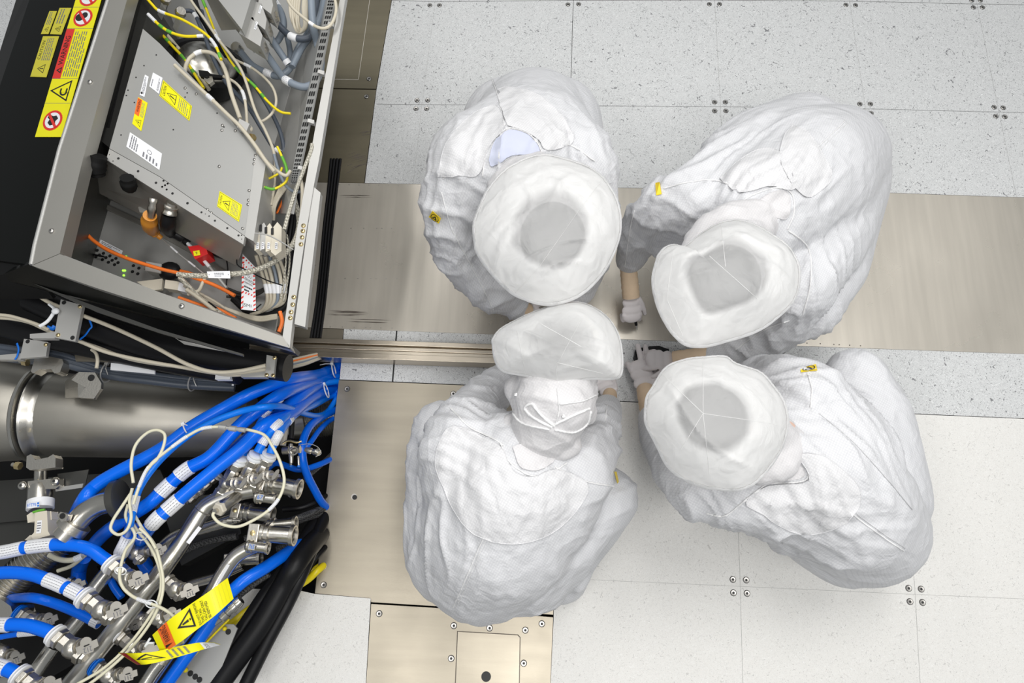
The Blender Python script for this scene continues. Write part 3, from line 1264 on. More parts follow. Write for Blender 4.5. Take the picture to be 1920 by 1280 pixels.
def esd_tag(srf, parent, c, name='warning_tag'):
    """small yellow tag with a black ring and a crossed hand triangle"""
    pts = [srf.hit(u, v, 0.006) for u, v in c]
    if any(p is None for p in pts):
        return
    d = Decal(pts, M_TAG_Y, 0.0012)
    d.lv += .0022
    d.disc(.5, .5, .40, .46, M_BLACK, 0, 0.86)
    d.tri(.5, .45, .3, .36, M_BLACK, 1, 0.55)
    d.build(name, parent, label='small yellow tag with a black ring and triangle')


# ---- worker at upper left (facing down the picture)
def px3(u, v, z):
    return P(u, v, z)


_A = P(980, 340, .6)
w1 = dict(wrist=P(985, 583, .13), elbow=P(860, 480, .40), cuff=P(962, 572, .17), dir=P(1040, 610, .07) - P(985, 583, .13), pn=(0, 0, -1))
w1b = dict(wrist=P(1080, 572, .12), elbow=P(1110, 480, .34), cuff=P(1086, 545, .17), dir=P(1076, 610, .05) - P(1080, 572, .12), pn=(-.3, 0, -1), kw=dict(thumb_side=-1))
p1, cov1, s1, ho1, b1 = make_person(
    'person in white coverall crouching nearest the cabinet, pale blue shirt showing at the collar',
    [[(1000, 238, .37, 108), (985, 285, .50, 122), (975, 325, .60, 112), (990, 360, .65, 60)],
     [(985, 285, .50, 122), (890, 290, .58, 82), (880, 320, .62, 76), (846, 400, .54, 56), (858, 475, .40, 50), (920, 545, .24, 40), (966, 573, .15, 27)],
     [(1010, 285, .52, 118), (1075, 290, .60, 74), (1092, 320, .60, 68), (1108, 390, .50, 52), (1112, 480, .34, 40), (1088, 545, .16, 27)],
     [(960, 240, .34, 95), (900, 360, .42, 70), (885, 420, .42, 60), (920, 350, .12, 40)],
     [(1035, 240, .34, 95), (1075, 360, .42, 75), (1085, 420, .42, 62), (1050, 350, .12, 40)]],
    0.74,
    (1036, 452, .865, 0.078, (0.05, -0.55, -0.85), (992, 350, .70)),
    dict(rim=[(894, 393), (917, 348), (955, 311), (1012, 289), (1069, 299), (1118, 321), (1150, 360), (1164, 401), (1163, 445), (1142, 498),
              (1109, 539), (1069, 565), (1020, 573), (963, 555), (923, 518), (894, 478), (887, 449), (886, 421)],
         crown=(1038, 458), z_rim=.86, z_top=.975, seed=3.3, spokes=[((1085, 395), (1010, 502)), ((1135, 330), (1085, 395)), ((1010, 502), (965, 550))]),
    [[(985, 330, .72, 42), (1005, 375, .76, 58), (1030, 440, .775, 72)], [(930, 350, .72, 18), (960, 318, .74, 22), (1010, 305, .76, 20)],
     [(925, 375, .72, 16), (945, 400, .76, 25)]],
    (0, 1), (0.0095, 3.1, [((940, 330), .68, .26, (-.35, 1), 1.0), ((1060, 320), .68, .22, (.4, 1), .9), ((850, 420), .5, .22, (1, .25), 1.0),
                           ((930, 540), .25, .18, (-1, .7), 1.1), ((1115, 390), .5, .2, (1, .3), .8)]),
    [w1, w1b],
    [('back_seam', [(920, 143), (932, 175), (946, 236)], .0014, M_HEM), ('back_seam', [(922, 143), (934, 175), (948, 236)], .0006, M_THREAD),
     ('shoulder_seam', [(830, 335), (860, 318), (905, 310)], .0022, M_HEM, True), ('shoulder_seam', [(1025, 282), (1068, 272), (1115, 302)], .0022, M_HEM, True),
     ('sleeve_seam', [(828, 360), (848, 430), (885, 500), (925, 580)], .0016, M_HEM),
     ('collar', [(905, 330), (912, 285), (930, 258), (953, 241), (985, 248), (1005, 265), (1016, 286)], .0022, M_HEM, True)],
    [('undershirt', [(918, 300), (928, 268), (953, 246), (985, 252), (1004, 270), (1008, 288), (960, 292), (925, 312)], M_SHIRT, .002, 8, 0),
     ('yoke', [(822, 330), (838, 270), (880, 220), (930, 200), (944, 238), (915, 280), (900, 325), (860, 330)], M_YOKE, .0018, 9, .001),
     ('yoke', [(950, 236), (935, 170), (1000, 175), (1050, 215), (1075, 265), (1025, 282), (1008, 262), (980, 246)], M_YOKE, .0018, 9, .001)],
    [(905, 330, 0, -1.4), (1040, 330, 0, -1.7)])
esd_tag(s1, cov1, [(807, 405), (824, 417), (829, 407), (812, 394)])

# ---- worker at upper right (facing the lower left)
w2 = dict(wrist=P(1183, 552, .14), elbow=P(1205, 430, .38), cuff=P(1178, 500, .2), dir=P(1186, 620, .06) - P(1183, 552, .14), pn=(0, 0, -1), r0=.03, r1=.031,
          kw=dict(L=.165, curl=(.9, 1.0, 1.0, .9), thumb_side=1, thumb=.12, spread=.05))
w2b = dict(wrist=P(1268, 674, .085), elbow=P(1430, 650, .25), cuff=P(1345, 664, .14), dir=P(1210, 674, .085) - P(1268, 674, .085), pn=(.1, 0, -1), r0=.032, r1=.03,
           kw=dict(L=.17, curl=(.35, .7, .9, 1.0), thumb_side=1, thumb=.15, spread=.05, thumb_curl=.1))
p2, cov2, s2, ho2, b2 = make_person(
    'person in white coverall leaning over the steel strip, holding a small black-tipped tool',
    [[(1560, 300, .38, 100), (1500, 340, .50, 132), (1420, 395, .60, 112), (1385, 430, .64, 64)],
     [(1498, 262, .38, 86), (1420, 300, .50, 92), (1310, 375, .60, 66), (1240, 385, .54, 46), (1206, 420, .42, 40), (1192, 460, .30, 36), (1181, 488, .22, 28)],
     [(1590, 330, .36, 74), (1560, 420, .44, 78), (1500, 540, .55, 62), (1465, 610, .36, 48), (1400, 652, .20, 36), (1345, 664, .13, 26)],
     [(1500, 300, .34, 88), (1360, 400, .42, 80), (1290, 440, .40, 72), (1370, 400, .10, 40)],
     [(1585, 350, .34, 76), (1560, 500, .38, 62), (1520, 585, .36, 50), (1560, 470, .10, 40)]],
    0.74,
    (1350, 535, .85, 0.082, (-0.45, -0.55, -0.75), (1395, 430, .68)),
    dict(rim=[(1231, 480), (1244, 465), (1264, 459), (1277, 465), (1315, 436), (1352, 416), (1389, 412), (1426, 426), (1472, 456), (1495, 489), (1501, 523),
              (1490, 564), (1459, 597), (1418, 624), (1360, 643), (1315, 653), (1281, 647), (1252, 618), (1228, 568), (1221, 523)],
         crown=(1352, 525), z_rim=.85, z_top=.96, seed=8.1, hole=.48, spokes=[((1330, 480), (1420, 560)), ((1262, 470), (1250, 560)), ((1250, 560), (1280, 630)), ((1352, 420), (1360, 500))]),
    [[(1395, 440, .70, 48), (1375, 480, .74, 60), (1352, 528, .772, 74)], [(1298, 468, .74, 24), (1325, 432, .74, 28), (1375, 405, .75, 30), (1420, 400, .73, 28), (1452, 412, .70, 24)], [(1395, 440, .70, 50), (1430, 400, .69, 44)]],
    (-1, .8), (0.0095, 7.7, [((1320, 330), .6, .28, (-1, .62), 1.1), ((1240, 400), .5, .2, (.8, .7), 1.1), ((1460, 420), .62, .2, (-.7, 1), .8),
                             ((1470, 580), .45, .22, (.4, 1), 1.1), ((1420, 650), .2, .2, (1, .9), 1.0)]),
    [w2, w2b],
    [('back_seam', [(1583, 228), (1535, 275), (1470, 340)], .0016, M_HEM), ('back_seam', [(1587, 232), (1539, 279), (1474, 344)], .0008, M_HEM),
     ('shoulder_seam', [(1245, 353), (1290, 342), (1340, 338), (1385, 352)], .0022, M_HEM, True),
     ('shoulder_seam', [(1478, 432), (1515, 465), (1520, 530), (1505, 590)], .0022, M_HEM, True),
     ('sleeve_seam', [(1190, 395), (1180, 440), (1172, 498)], .0018, M_HEM),
     ('sleeve_seam', [(1480, 600), (1430, 620), (1380, 655)], .0018, M_HEM),
     ('collar', [(1372, 392), (1410, 366), (1460, 352), (1485, 365), (1488, 400), (1476, 430)], .0022, M_HEM, True)],
    [('undershirt', [(1425, 372), (1460, 356), (1478, 366), (1480, 395), (1470, 410), (1440, 400)], M_HOOD, .002, 8, 0),
     ('pocket', [(1487, 236), (1515, 250), (1535, 280), (1558, 332), (1520, 370), (1490, 352), (1462, 300), (1470, 258)], M_YOKE, .0022, 9, .0012),
     ('yoke', [(1350, 335), (1390, 300), (1430, 280), (1465, 290), (1490, 352), (1440, 350), (1385, 360)], M_YOKE, .0018, 9, .001)],
    [(1400, 390, 0, -2.4), (1550, 500, 0, -2.2)])
esd_tag(s2, cov2, [(1231, 367), (1230, 345), (1240, 343), (1241, 364)])

# ---- worker at lower left (facing the top, seen from behind)
w3 = dict(wrist=P(1146, 742, .10), elbow=P(1125, 810, .36), cuff=P(1142, 758, .16), dir=P(1118, 700, .05) - P(1146, 742, .10), pn=(0, 0, -1), r0=.026, r1=.024,
          kw=dict(L=.15, thumb_side=-1, thumb=.1, curl=(.6, .7, .8, .9), spread=.05))
w3b = dict(wrist=P(1010, 660, .12), elbow=P(905, 745, .42), cuff=P(985, 680, .18), dir=P(1060, 640, .05) - P(1010, 660, .12), pn=(0, 0, -1), kw=dict(L=.17))
p3, cov3, s3, ho3, b3 = make_person(
    'person in white coverall squatting on the large steel plate, crumpled hood below the cap',
    [[(905, 1035, .36, 128), (935, 975, .48, 152), (960, 900, .58, 138), (1000, 850, .65, 70)],
     [(920, 940, .50, 130), (868, 850, .62, 86), (880, 800, .58, 62), (905, 750, .44, 44), (960, 705, .26, 34), (985, 685, .18, 26)],
     [(1000, 930, .52, 128), (1080, 880, .60, 76), (1108, 845, .54, 56), (1122, 800, .40, 44), (1140, 765, .20, 27)],
     [(870, 1030, .34, 112), (835, 870, .42, 74), (828, 805, .42, 54), (850, 920, .12, 50)],
     [(980, 1040, .34, 110), (1090, 960, .40, 72), (1135, 930, .40, 60), (1090, 1020, .22, 48), (1050, 1090, .10, 42)]],
    0.74,
    (1052, 650, .83, 0.078, (0.25, 0.75, -0.55), (1020, 820, .66)),
    dict(rim=[(921, 638), (932, 622), (952, 607), (1009, 581), (1076, 566), (1122, 581), (1153, 612), (1166, 648), (1167, 700), (1148, 712),
              (1101, 713), (1050, 725), (1024, 720), (988, 707), (942, 697), (926, 674)],
         crown=(1052, 645), z_rim=.84, z_top=.965, tilt=(0, .02), seed=5.5, hole=.15, soft=9.0,
         spokes=[((1090, 600), (1062, 650)), ((1062, 650), (1042, 690)), ((1042, 690), (1046, 722)), ((1010, 605), (1090, 650)), ((1045, 680), (1130, 700)), ((970, 620), (985, 700))]),
    [[(1000, 840, .68, 46), (1025, 790, .74, 66), (1040, 745, .78, 80), (1050, 700, .78, 72)], [(960, 800, .70, 24), (1000, 845, .72, 28), (1060, 830, .72, 30)],
     [(975, 730, .76, 32), (1050, 765, .80, 40), (1095, 770, .76, 26)]],
    (.25, -1), (0.0095, 12.3, [((890, 790), .6, .22, (1, .5), 1.1), ((1110, 830), .5, .2, (1, -.4), 1.1), ((850, 980), .5, .22, (.15, -1), .9),
                              ((980, 900), .65, .22, (.5, 1), .5), ((1050, 1100), .2, .2, (-.6, 1), 1.2)]),
    [w3, w3b],
    [('back_seam', [(966, 905), (920, 980), (880, 1070), (850, 1138)], .0018, M_HEM), ('back_seam', [(971, 907), (925, 982), (885, 1072), (855, 1140)], .0009, M_HEM),
     ('shoulder_seam', [(845, 765), (880, 800), (925, 822), (945, 835)], .0022, M_HEM, True),
     ('shoulder_seam', [(1040, 875), (1090, 900), (1155, 912)], .0022, M_HEM, True),
     ('sleeve_seam', [(1138, 760), (1130, 830), (1126, 870)], .0018, M_HEM),
     ('collar', [(938, 830), (952, 862), (975, 882), (1005, 893), (1035, 885), (1062, 868)], .0022, M_HEM, True)],
    [('undershirt', [(962, 838), (975, 872), (1003, 882), (1035, 866), (1040, 840), (1000, 830)], M_HOOD, .002, 8, 0),
     ('yoke', [(820, 840), (850, 800), (935, 835), (960, 880), (1000, 895), (1040, 880), (1100, 905), (1085, 950), (1030, 1000), (960, 1018),
               (890, 1000), (850, 950), (820, 880)], M_YOKE, .0018, 10, .001)],
    [(850, 960, 0, 1.6), (1050, 1060, 0, 1.2)])
esd_tag(s3, cov3, [(1156, 908), (1148, 884), (1152, 883), (1159, 905)])
hd = Surf(ho3)
for nm, pts, r, m in [('strap', [(1035, 800), (1000, 782), (985, 765), (998, 757), (1012, 775), (1040, 798)], .0035, M_HEM),
                      ('snap_strap', [(1040, 795), (1070, 780), (1105, 765)], .003, M_HEM), ('hood_seam', [(948, 745), (975, 790), (1030, 805)], .0025, M_HEM),
                      ('hood_seam', [(1045, 728), (1048, 770), (1040, 798)], .0016, M_HEM), ('hood_seam', [(1050, 757), (1090, 752), (1118, 740)], .0022, M_HEM),
                      ('hood_seam', [(1040, 805), (1075, 810), (1100, 795), (1108, 770)], .003, M_HEM)]:
    seamline(nm, hd, pts, r, m, ho3, nm == 'hood_seam')
for u, v in [(968, 740), (1056, 780)]:
    h = hd.hit(u, v, 0.001)
    if h:
        MB().lathe(h, ray(u, v) * -1, [(0, 0.0045), (0.002, 0.0045), (0.0028, 0.0025)], M_SNAP, 12).build('snap', ho3)

# ---- worker at lower right (facing the upper left)
w4 = dict(wrist=P(1211, 735, .06), elbow=P(1262, 860, .36), cuff=P(1218, 775, .14), dir=P(1196, 672, .062) - P(1211, 735, .06), pn=(0, 0, -1), r0=.031, r1=.031,
          kw=dict(L=.188, curl=(.08, .06, .75, .65), thumb_side=-1, thumb=.2, spread=.11, fscale=(.98, 1.06, .8, .75)))
w4b = dict(wrist=P(1290, 720, .10), elbow=P(1400, 740, .3), cuff=P(1320, 725, .16), dir=P(1240, 690, .04) - P(1290, 720, .10), pn=(0, 0, -1), kw=dict(L=.165, thumb_side=-1, curl=(.7, .8, .8, .8)))
p4, cov4, s4, ho4, b4 = make_person(
    'person in white coverall crouching on the pale tiles, gloved fingers spread on the floor',
    [[(1622, 985, .36, 110), (1580, 940, .48, 128), (1510, 870, .58, 122), (1450, 820, .64, 68)],
     [(1560, 860, .52, 120), (1515, 755, .62, 78), (1470, 720, .58, 58), (1420, 720, .44, 50), (1360, 725, .28, 40), (1320, 725, .17, 27)],
     [(1500, 920, .52, 105), (1400, 930, .60, 68), (1330, 925, .56, 60), (1272, 880, .42, 50), (1238, 820, .26, 38), (1222, 785, .17, 27)],
     [(1650, 930, .34, 88), (1635, 780, .40, 68), (1605, 715, .42, 60), (1630, 820, .12, 46)],
     [(1590, 1000, .34, 96), (1470, 960, .38, 70), (1400, 940, .36, 60), (1500, 980, .12, 40)]],
    0.74,
    (1322, 790, .855, 0.08, (-0.65, 0.35, -0.8), (1450, 820, .70)),
    dict(rim=[(1207, 770), (1210, 745), (1221, 726), (1246, 689), (1282, 673), (1320, 668), (1359, 667), (1380, 681), (1424, 697), (1453, 726), (1473, 758),
              (1478, 799), (1461, 852), (1424, 900), (1395, 918), (1363, 921), (1303, 910), (1254, 880), (1227, 831), (1209, 795)],
         crown=(1320, 785), z_rim=.86, z_top=.975, seed=11.4,
         spokes=[((1318, 775), (1318, 672)), ((1318, 775), (1455, 795)), ((1318, 775), (1275, 845)), ((1318, 775), (1330, 890)), ((1318, 775), (1240, 700))]),
    [[(1450, 825, .70, 48), (1400, 805, .75, 60), (1340, 792, .772, 74)], [(1425, 885, .73, 28), (1468, 870, .73, 30), (1488, 825, .71, 26)], [(1450, 825, .70, 50), (1475, 850, .68, 42)]],
    (-1, -.8), (0.0095, 17.9, [((1520, 860), .62, .3, (-.65, -.75), .9), ((1440, 720), .5, .2, (1, .12), 1.1), ((1370, 940), .55, .24, (.45, 1), 1.0),
                               ((1450, 980), .5, .24, (-1, -.25), .8), ((1590, 720), .4, .15, (1, .7), .8)]),
    [w4, w4b],
    [('back_seam', [(1515, 905), (1580, 950), (1640, 995), (1694, 1032)], .0018, M_HEM), ('back_seam', [(1518, 901), (1583, 946), (1643, 991), (1697, 1028)], .0008, M_THREAD),
     ('shoulder_seam', [(1515, 700), (1522, 730), (1520, 765)], .0024, M_HEM, True), ('shoulder_seam', [(1325, 962), (1360, 966), (1400, 935), (1440, 905)], .0022, M_HEM, True),
     ('back_seam', [(1535, 775), (1600, 830), (1660, 895), (1710, 955)], .0009, M_THREAD),
     ('collar', [(1422, 908), (1460, 905), (1498, 903), (1516, 892), (1505, 862), (1487, 845)], .0022, M_HEM, True)],
    [('undershirt', [(1450, 900), (1492, 898), (1510, 888), (1498, 868), (1475, 872)], M_HOOD, .002, 8, 0),
     ('yoke', [(1495, 850), (1540, 855), (1600, 900), (1610, 945), (1575, 985), (1500, 1000), (1430, 965), (1400, 940), (1440, 912), (1518, 900)], M_YOKE, .0018, 9, .001)],
    [(1600, 790, 0, 2.4), (1500, 960, 0, 2.6)])
esd_tag(s4, cov4, [(1502, 699), (1531, 695), (1529, 686), (1501, 687)])

# ---- things in their hands and on the floor
k_ = MB()
a, b = P(1189, 586, .06), P(1193, 610, .03)
k_.tube([a, a.lerp(b, .5), b], [.006, .0065, .005], M_RUBBER, 12)
k_.lathe(b, b - a, [(0, .003), (.012, .0018), (.02, .0006)], M_SNAP, 10)
tag(k_.build('hand_tool', smooth=50), 'small black-tipped hand tool pointing down at the steel strip, held in a gloved hand', 'tool')
t_ = MB()
t_.prism([P(u, v, .03) for u, v in [(1193, 652), (1212, 651), (1216, 665), (1212, 690), (1200, 690), (1189, 668)]], .028, M_RUBBER)
t_.prism([P(u, v, .045) for u, v in [(1216, 649), (1236, 648), (1255, 655), (1252, 668), (1215, 682), (1212, 665)]], .04, M_RUBBER)
tag(t_.build('suction_lifter', smooth=0, bevel=.004), 'black two-piece gripping tool on the grey tile between two gloved hands', 'tool')
m_ = MB()
m_.prism([P(u, v, .006) for u, v in [(1147, 733), (1151, 727), (1152, 731), (1155, 731.5), (1155, 735), (1149, 735)]], .005, M_BLACK)
tag(m_.build('black_clip', smooth=0), 'tiny black pointed clip on the grey tile beside the lower-left worker glove', 'clip')
c_ = MB()
c_.ppx([(1447, 668), (1478, 645), (1478, 657), (1455, 672)], .03, .03, M_RUBBER)
tag(c_.build('black_case', smooth=0, bevel=.003), 'dark case corner on the tiles between the two right-hand workers', 'case')


# ================================================================ EQUIPMENT CABINET
ZR = 0.80


def thick(mb, q, th, m):
    """sheet of thickness th under a 3D polygon"""
    q = [Vector(p) for p in q]
    n = Vector()
    for i in range(len(q)):
        n += q[i].cross(q[(i + 1) % len(q)])
    n.normalize()
    if n.z < 0:
        n = -n
    mb.prism(q, -n * th, m)
    return mb


def part(name, parent, f, smooth=0, bevel=0.0, label=None):
    mb = MB()
    f(mb)
    return mb.build(name, parent, smooth, bevel, label)


def bolt(parent, u, v, z, r=0.006, h=0.004, m=None, name='screw', n=None):
    mb = MB()
    c = P(u, v, z)
    d = Vector(n) if n else Vector((0, 0, 1))
    mb.lathe(c, d, [(0, r), (h * .5, r * .95), (h, r * 0.55)], m or M_SCREW, 14)
    mb.lathe(c + d.normalized() * h * .98, d, [(0, r * .35), (0.0003, r * .35)], M_SCREW_D, 6)
    return mb.build(name, parent, smooth=50)


cab = thing('equipment_cabinet', 'open grey metal equipment cabinet full of cables with warning stickers on its black side', 'cabinet')
part('side_rail', cab, lambda mb: mb.ppx([(232, -80), (262, -80), (238, 0), (155, 300), (112, 475), (60, 497), (69, 455), (114, 281), (206, 0)], ZR, .045, M_FRAME), bevel=.005)
part('front_rail', cab, lambda mb: mb.ppx([(112, 476), (300, 548), (535, 633), (543, 652), (360, 597), (185, 541), (60, 498)], ZR, .045, M_FRAME), bevel=.005)
part('edge_highlight_lip', cab, lambda mb: mb.tube(pz([(230, -80), (203, 0), (112, 281), (66, 460), (59, 496)], ZR - .003), .0062, M_GREY_L, 8), smooth=60)  # lighter lip tube stands in for the highlight along the rail edge
part('flange', cab, lambda mb: mb.ppx([(662, -80), (647, 0), (598, 300), (588, 350), (571, 452), (549, 600), (543, 652), (530, 630), (540, 560), (557, 430), (575, 330),
                                       (592, 235), (637, 0), (651, -80)], ZR, .02, M_GREY_L), bevel=.002)
part('flange', cab, lambda mb: mb.ppx([(588, 350), (601, 361), (572, 613), (552, 607), (573, 454)], ZR - .004, .02, M_GREY_L), bevel=.002)
part('front_skirt', cab, lambda mb: thick(mb, [P(52, 496, .79), P(543, 654, .79), P(560, 668, .66), P(-10, 520, .66)], .012, M_DARK))
part('front_lip', cab, lambda mb: mb.ppx([(60, 530), (190, 578), (300, 618), (455, 663), (455, 667), (300, 624), (180, 584)], .70, .01, M_DARKG))
# black sloping side with the stickers
PA, PB, PC = P(203, 0, .785), P(60, 497, .785), P(-60, 330, .64)
NP = (PB - PA).cross(PC - PA).normalized()
if NP.z < 0:
    NP = -NP


def Q(u, v, off=0.0):
    d = ray(u, v)
    return CAM_LOC + d * ((PA + NP * off - CAM_LOC).dot(NP) / d.dot(NP))


part('side_panel', cab, lambda mb: thick(mb, [Q(232, -80), Q(203, 0), Q(112, 281), Q(66, 460), Q(57, 496), Q(-140, 470), Q(-90, 400), Q(0, 160), Q(55, 0), Q(80, -80)], .01, M_DARK))
part('side_skirt', cab, lambda mb: thick(mb, [P(80, -80, .60), P(55, 0, .58), P(0, 160, .56), P(-90, 400, .55), P(-130, 380, .40), P(0, 95, .42), P(30, 0, .42), P(52, -80, .42)], .01, M_DARKM))
part('lower_skirt', cab, lambda mb: thick(mb, [P(-160, 470, .62), P(57, 500, .75), P(100, 560, .6), P(-160, 560, .5)], .01, M_DARKM))
# pan, walls
part('inner_pan', cab, lambda mb: mb.ppx([(330, -90), (640, -90), (606, 60), (560, 330), (536, 500), (515, 622), (330, 600), (150, 520), (150, 360), (240, 250)], .45, .01, M_GREY))
part('rear_wall', cab, lambda mb: thick(mb, [P(262, -80, .78), P(155, 300, .78), P(112, 475, .78), P(160, 520, .45), P(160, 360, .45), P(340, -90, .45)], .008, M_DARKG))
part('front_wall', cab, lambda mb: thick(mb, [P(112, 475, .78), P(300, 548, .78), P(535, 632, .78), P(515, 620, .45), P(330, 598, .45), P(150, 518, .45)], .008, M_GREY))
part('side_channel', cab, lambda mb: thick(mb, [P(634, -80, .74), P(617, 0, .74), P(606, 80, .74), P(562, 300, .74), P(546, 400, .72), P(505, 400, .50), P(515, 270, .50), P(548, 150, .50),
                                               P(575, 60, .50), P(600, -80, .50)], .008, M_GREY_L))


def grille(mb):
    a = [P(633, -40, .775), P(626, 12, .775), P(565, 305, .775), P(558, 345, .775)]
    b = [P(620, -40, .765), P(612, 12, .765), P(551, 305, .765), P(545, 345, .765)]
    for i in range(3):
        thick(mb, [a[i], a[i + 1], b[i + 1], b[i]], .006, M_GREY)
    A, B = spline(a, 12), spline(b, 12)
    n = len(A) - 1
    for i in range(n * 2):
        t = i / 2
        k = min(int(t), n - 1)
        f0, f1 = t - k + .08, t - k + .36
        for c0 in (.12, .4, .68):
            p = []
            for (c, f) in ((c0, f0), (c0 + .2, f0 + .06), (c0 + .2, f1 + .06), (c0, f1)):
                p.append(A[k].lerp(A[k + 1], f).lerp(B[k].lerp(B[k + 1], f), c) + Vector((0, 0, .0012)))
            mb.add(p, [(0, 1, 2, 3), (3, 2, 1, 0)], M_BLACK)


part('ventilation_grille', cab, grille)
for v0 in (40, 130, 222, 310):
    t = v0 / 300
    part('grille_clip', cab, lambda mb: mb.ppx([(628 - 62 * t - 4, v0), (628 - 62 * t + 7, v0 + 3), (628 - 62 * t + 6, v0 + 10), (628 - 62 * t - 6, v0 + 6)], ZR - .01, .012, M_GREY_L), bevel=.001)
part('base', cab, lambda mb: mb.ppx([(300, -60), (500, -60), (490, 420), (250, 400)], .43, .43, M_DARKM))
for u, v in [(569, 423), (568, 433), (566.5, 445), (564.5, 458), (551, 557), (549, 571), (546, 585), (544.5, 596)]:
    bolt(cab, u, v, ZR, .006, .004, M_BRASS)
for u, v in [(169, 154), (97, 433), (341, 574)]:
    bolt(cab, u, v, ZR, .0075, .005, M_SCREW)
part('inner_groove', cab, lambda mb: mb.ppx([(146, 367), (258, 418), (360, 475), (430, 520), (432, 514), (360, 467), (258, 410), (146, 358)], .468, .016, M_FRAME), bevel=.002)
part('inner_ledge', cab, lambda mb: mb.ppx([(150, 345), (258, 396), (350, 440), (352, 425), (258, 380), (160, 335)], .50, .02, M_FRAME), bevel=.002)


def pan_holes(mb):
    for x, y in [(618, 742), (672, 766), (725, 787), (778, 808), (828, 832), (880, 852), (928, 872), (637, 780), (692, 802), (745, 824), (795, 845), (848, 866), (898, 887),
                 (945, 906), (603, 795), (660, 815), (715, 838), (768, 860), (820, 882), (868, 903), (917, 922), (1068, 930), (1112, 950), (1060, 978), (1103, 995)]:
        mb.lathe(P(x / 4.267, 280 + y / 4.267, .450), (0, 0, 1), [(0, .0052), (.0008, .0052)], M_BLACK, 14)


ph = part('hole_field', cab, pan_holes)
part('slot_plate', cab, lambda mb: mb.ppx([(127, 418), (135, 418), (124, 477), (112, 474)], .47, .01, M_DARKM))
for u, v in [(236, 481), (231, 507), (234, 507), (232, 516)]:
    part('indicator_light', cab, lambda mb: mb.ball(P(u, v, .451), .0035, M_LED, 8, 6), smooth=80)


def decal(parent, corners, m, name='sticker', label=None, fn=None, pl=None, z=0.0):
    c = [(pl(u, v) if pl else P(u, v, z)) for u, v in corners]
    d = Decal(c, m)
    if fn:
        fn(d)
    return d.build(name, parent, label)


def warn_strip(d):
    d.rect(.0, .0, 1, 1, M_STY)
    for x in (.205, .36, .69, .835):
        d.rect(x, 0, x + .002, 1, M_PRINT, 1)

    def ban(x, ry=.36, rx=.062):
        d.disc(x, .5, rx, ry, M_STR, 1)
        d.disc(x, .5, rx * .78, ry * .78, M_WHITE, 2)

    ban(.10)
    d.poly([(.068, .55), (.085, .66), (.105, .62), (.118, .72), (.135, .66), (.125, .5), (.13, .4), (.112, .3), (.095, .38), (.078, .36)], M_BLACK, 3)
    d.poly([(.055, .36), (.063, .28), (.145, .66), (.137, .74)], M_STR, 4)
    ban(.765)
    d.disc(.765, .62, .025, .16, M_BLACK, 3)
    d.disc(.78, .45, .02, .12, M_BLACK, 3)
    d.poly([(.72, .34), (.728, .26), (.81, .66), (.802, .74)], M_STR, 4)
    ban(.905)
    d.poly([(.885, .42), (.925, .5), (.915, .62), (.885, .6)], M_BLACK, 3)
    d.poly([(.86, .34), (.868, .26), (.95, .66), (.942, .74)], M_STR, 4)
    d.tri(.285, .44, .078, .5, M_BLACK, 1, .2)
    d.disc(.275, .40, .022, .14, M_BLACK, 2, .55, 16)
    d.rect(.275, .22, .300, .58, M_STY, 3)
    d.rect(.275, .26, .298, .32, M_BLACK, 4).rect(.275, .48, .298, .54, M_BLACK, 4)
    d.rect(.362, .68, .688, 1, M_STR, 1)
    d.text('WARNING', .45, .745, .64, .93, M_BLACK, 3)
    d.tri(.415, .80, .024, .13, M_BLACK, 2, .5)
    d.lines(.375, .06, .67, .64, 7, M_PRINT, 1, .4)


decal(cab, [(115, 257), (199, -30), (151, -30), (66, 257)], M_STY, 'warning_strip', 'yellow strip of warning signs with red WARNING band', warn_strip, lambda u, v: Q(u, v, .001))


def small_sticker(title):
    def f(d):
        d.rect(.02, .03, .98, .97, M_STYD, 0)
        d.tri(.2, .42, .13, .30, M_BLACK, 1, .2)
        d.rect(.19, .33, .21, .55, M_BLACK, 2)
        if title:
            d.text(title, .42, .72, .88, .9, M_BLACK, 1)
            d.lines(.4, .1, .95, .66, 5, M_PRINT, 1, .4)
        else:
            d.lines(.4, .2, .95, .85, 3, M_PRINT, 1, .4)
    return f


M_STYD = mat('sticker_yellow_darker', (0.62, 0.56, 0.04), 0.45)  # darker yellow for the small stickers and fine tag lines
for c, t in [([(115, 65), (134, 15), (112, 15), (94, 64)], ''), ([(91, 64), (107, 21), (93, 21), (77, 64)], ''), ([(87, 145), (111, 68), (81, 68), (57, 144)], 'CAUTION')]:
    decal(cab, c, M_STYD, 'caution_sticker', None, small_sticker(t), lambda u, v: Q(u, v, .001))

# ---------------------------------------------------------------- electronics box inside the cabinet
ZB = .735
box = thing('electronics_box', 'flat grey electronics box with yellow CAUTION labels inside the cabinet', 'electronics box')
part('top_panel', box, lambda mb: mb.ppx([(268, 54), (300, 82), (417, 204), (479, 287), (459, 442), (300, 331), (205, 278)], ZB, .12, M_GREY), bevel=.001)
part('front_flange', box, lambda mb: mb.ppx([(205, 279), (300, 332), (459, 443), (456, 458), (360, 400), (199, 299)], ZB + .004, .012, M_GREY_L), bevel=.001)
part('side_flange', box, lambda mb: mb.ppx([(479, 287), (498, 309), (475, 452), (459, 443)], ZB + .002, .10, M_GREY_L), bevel=.001)
part('front_panel', box, lambda mb: thick(mb, [P(199, 300, .725), P(360, 401, .725), P(456, 459, .725), P(442, 498, .58), P(330, 436, .58), P(152, 345, .58)], .006, M_FRAME))
bk = part('side_duct', box, lambda mb: mb.ppx([(262, -60), (285, 0), (277, 22), (268, 54), (206, 277), (168, 248), (245, 0)], .70, .2, M_DARKG))
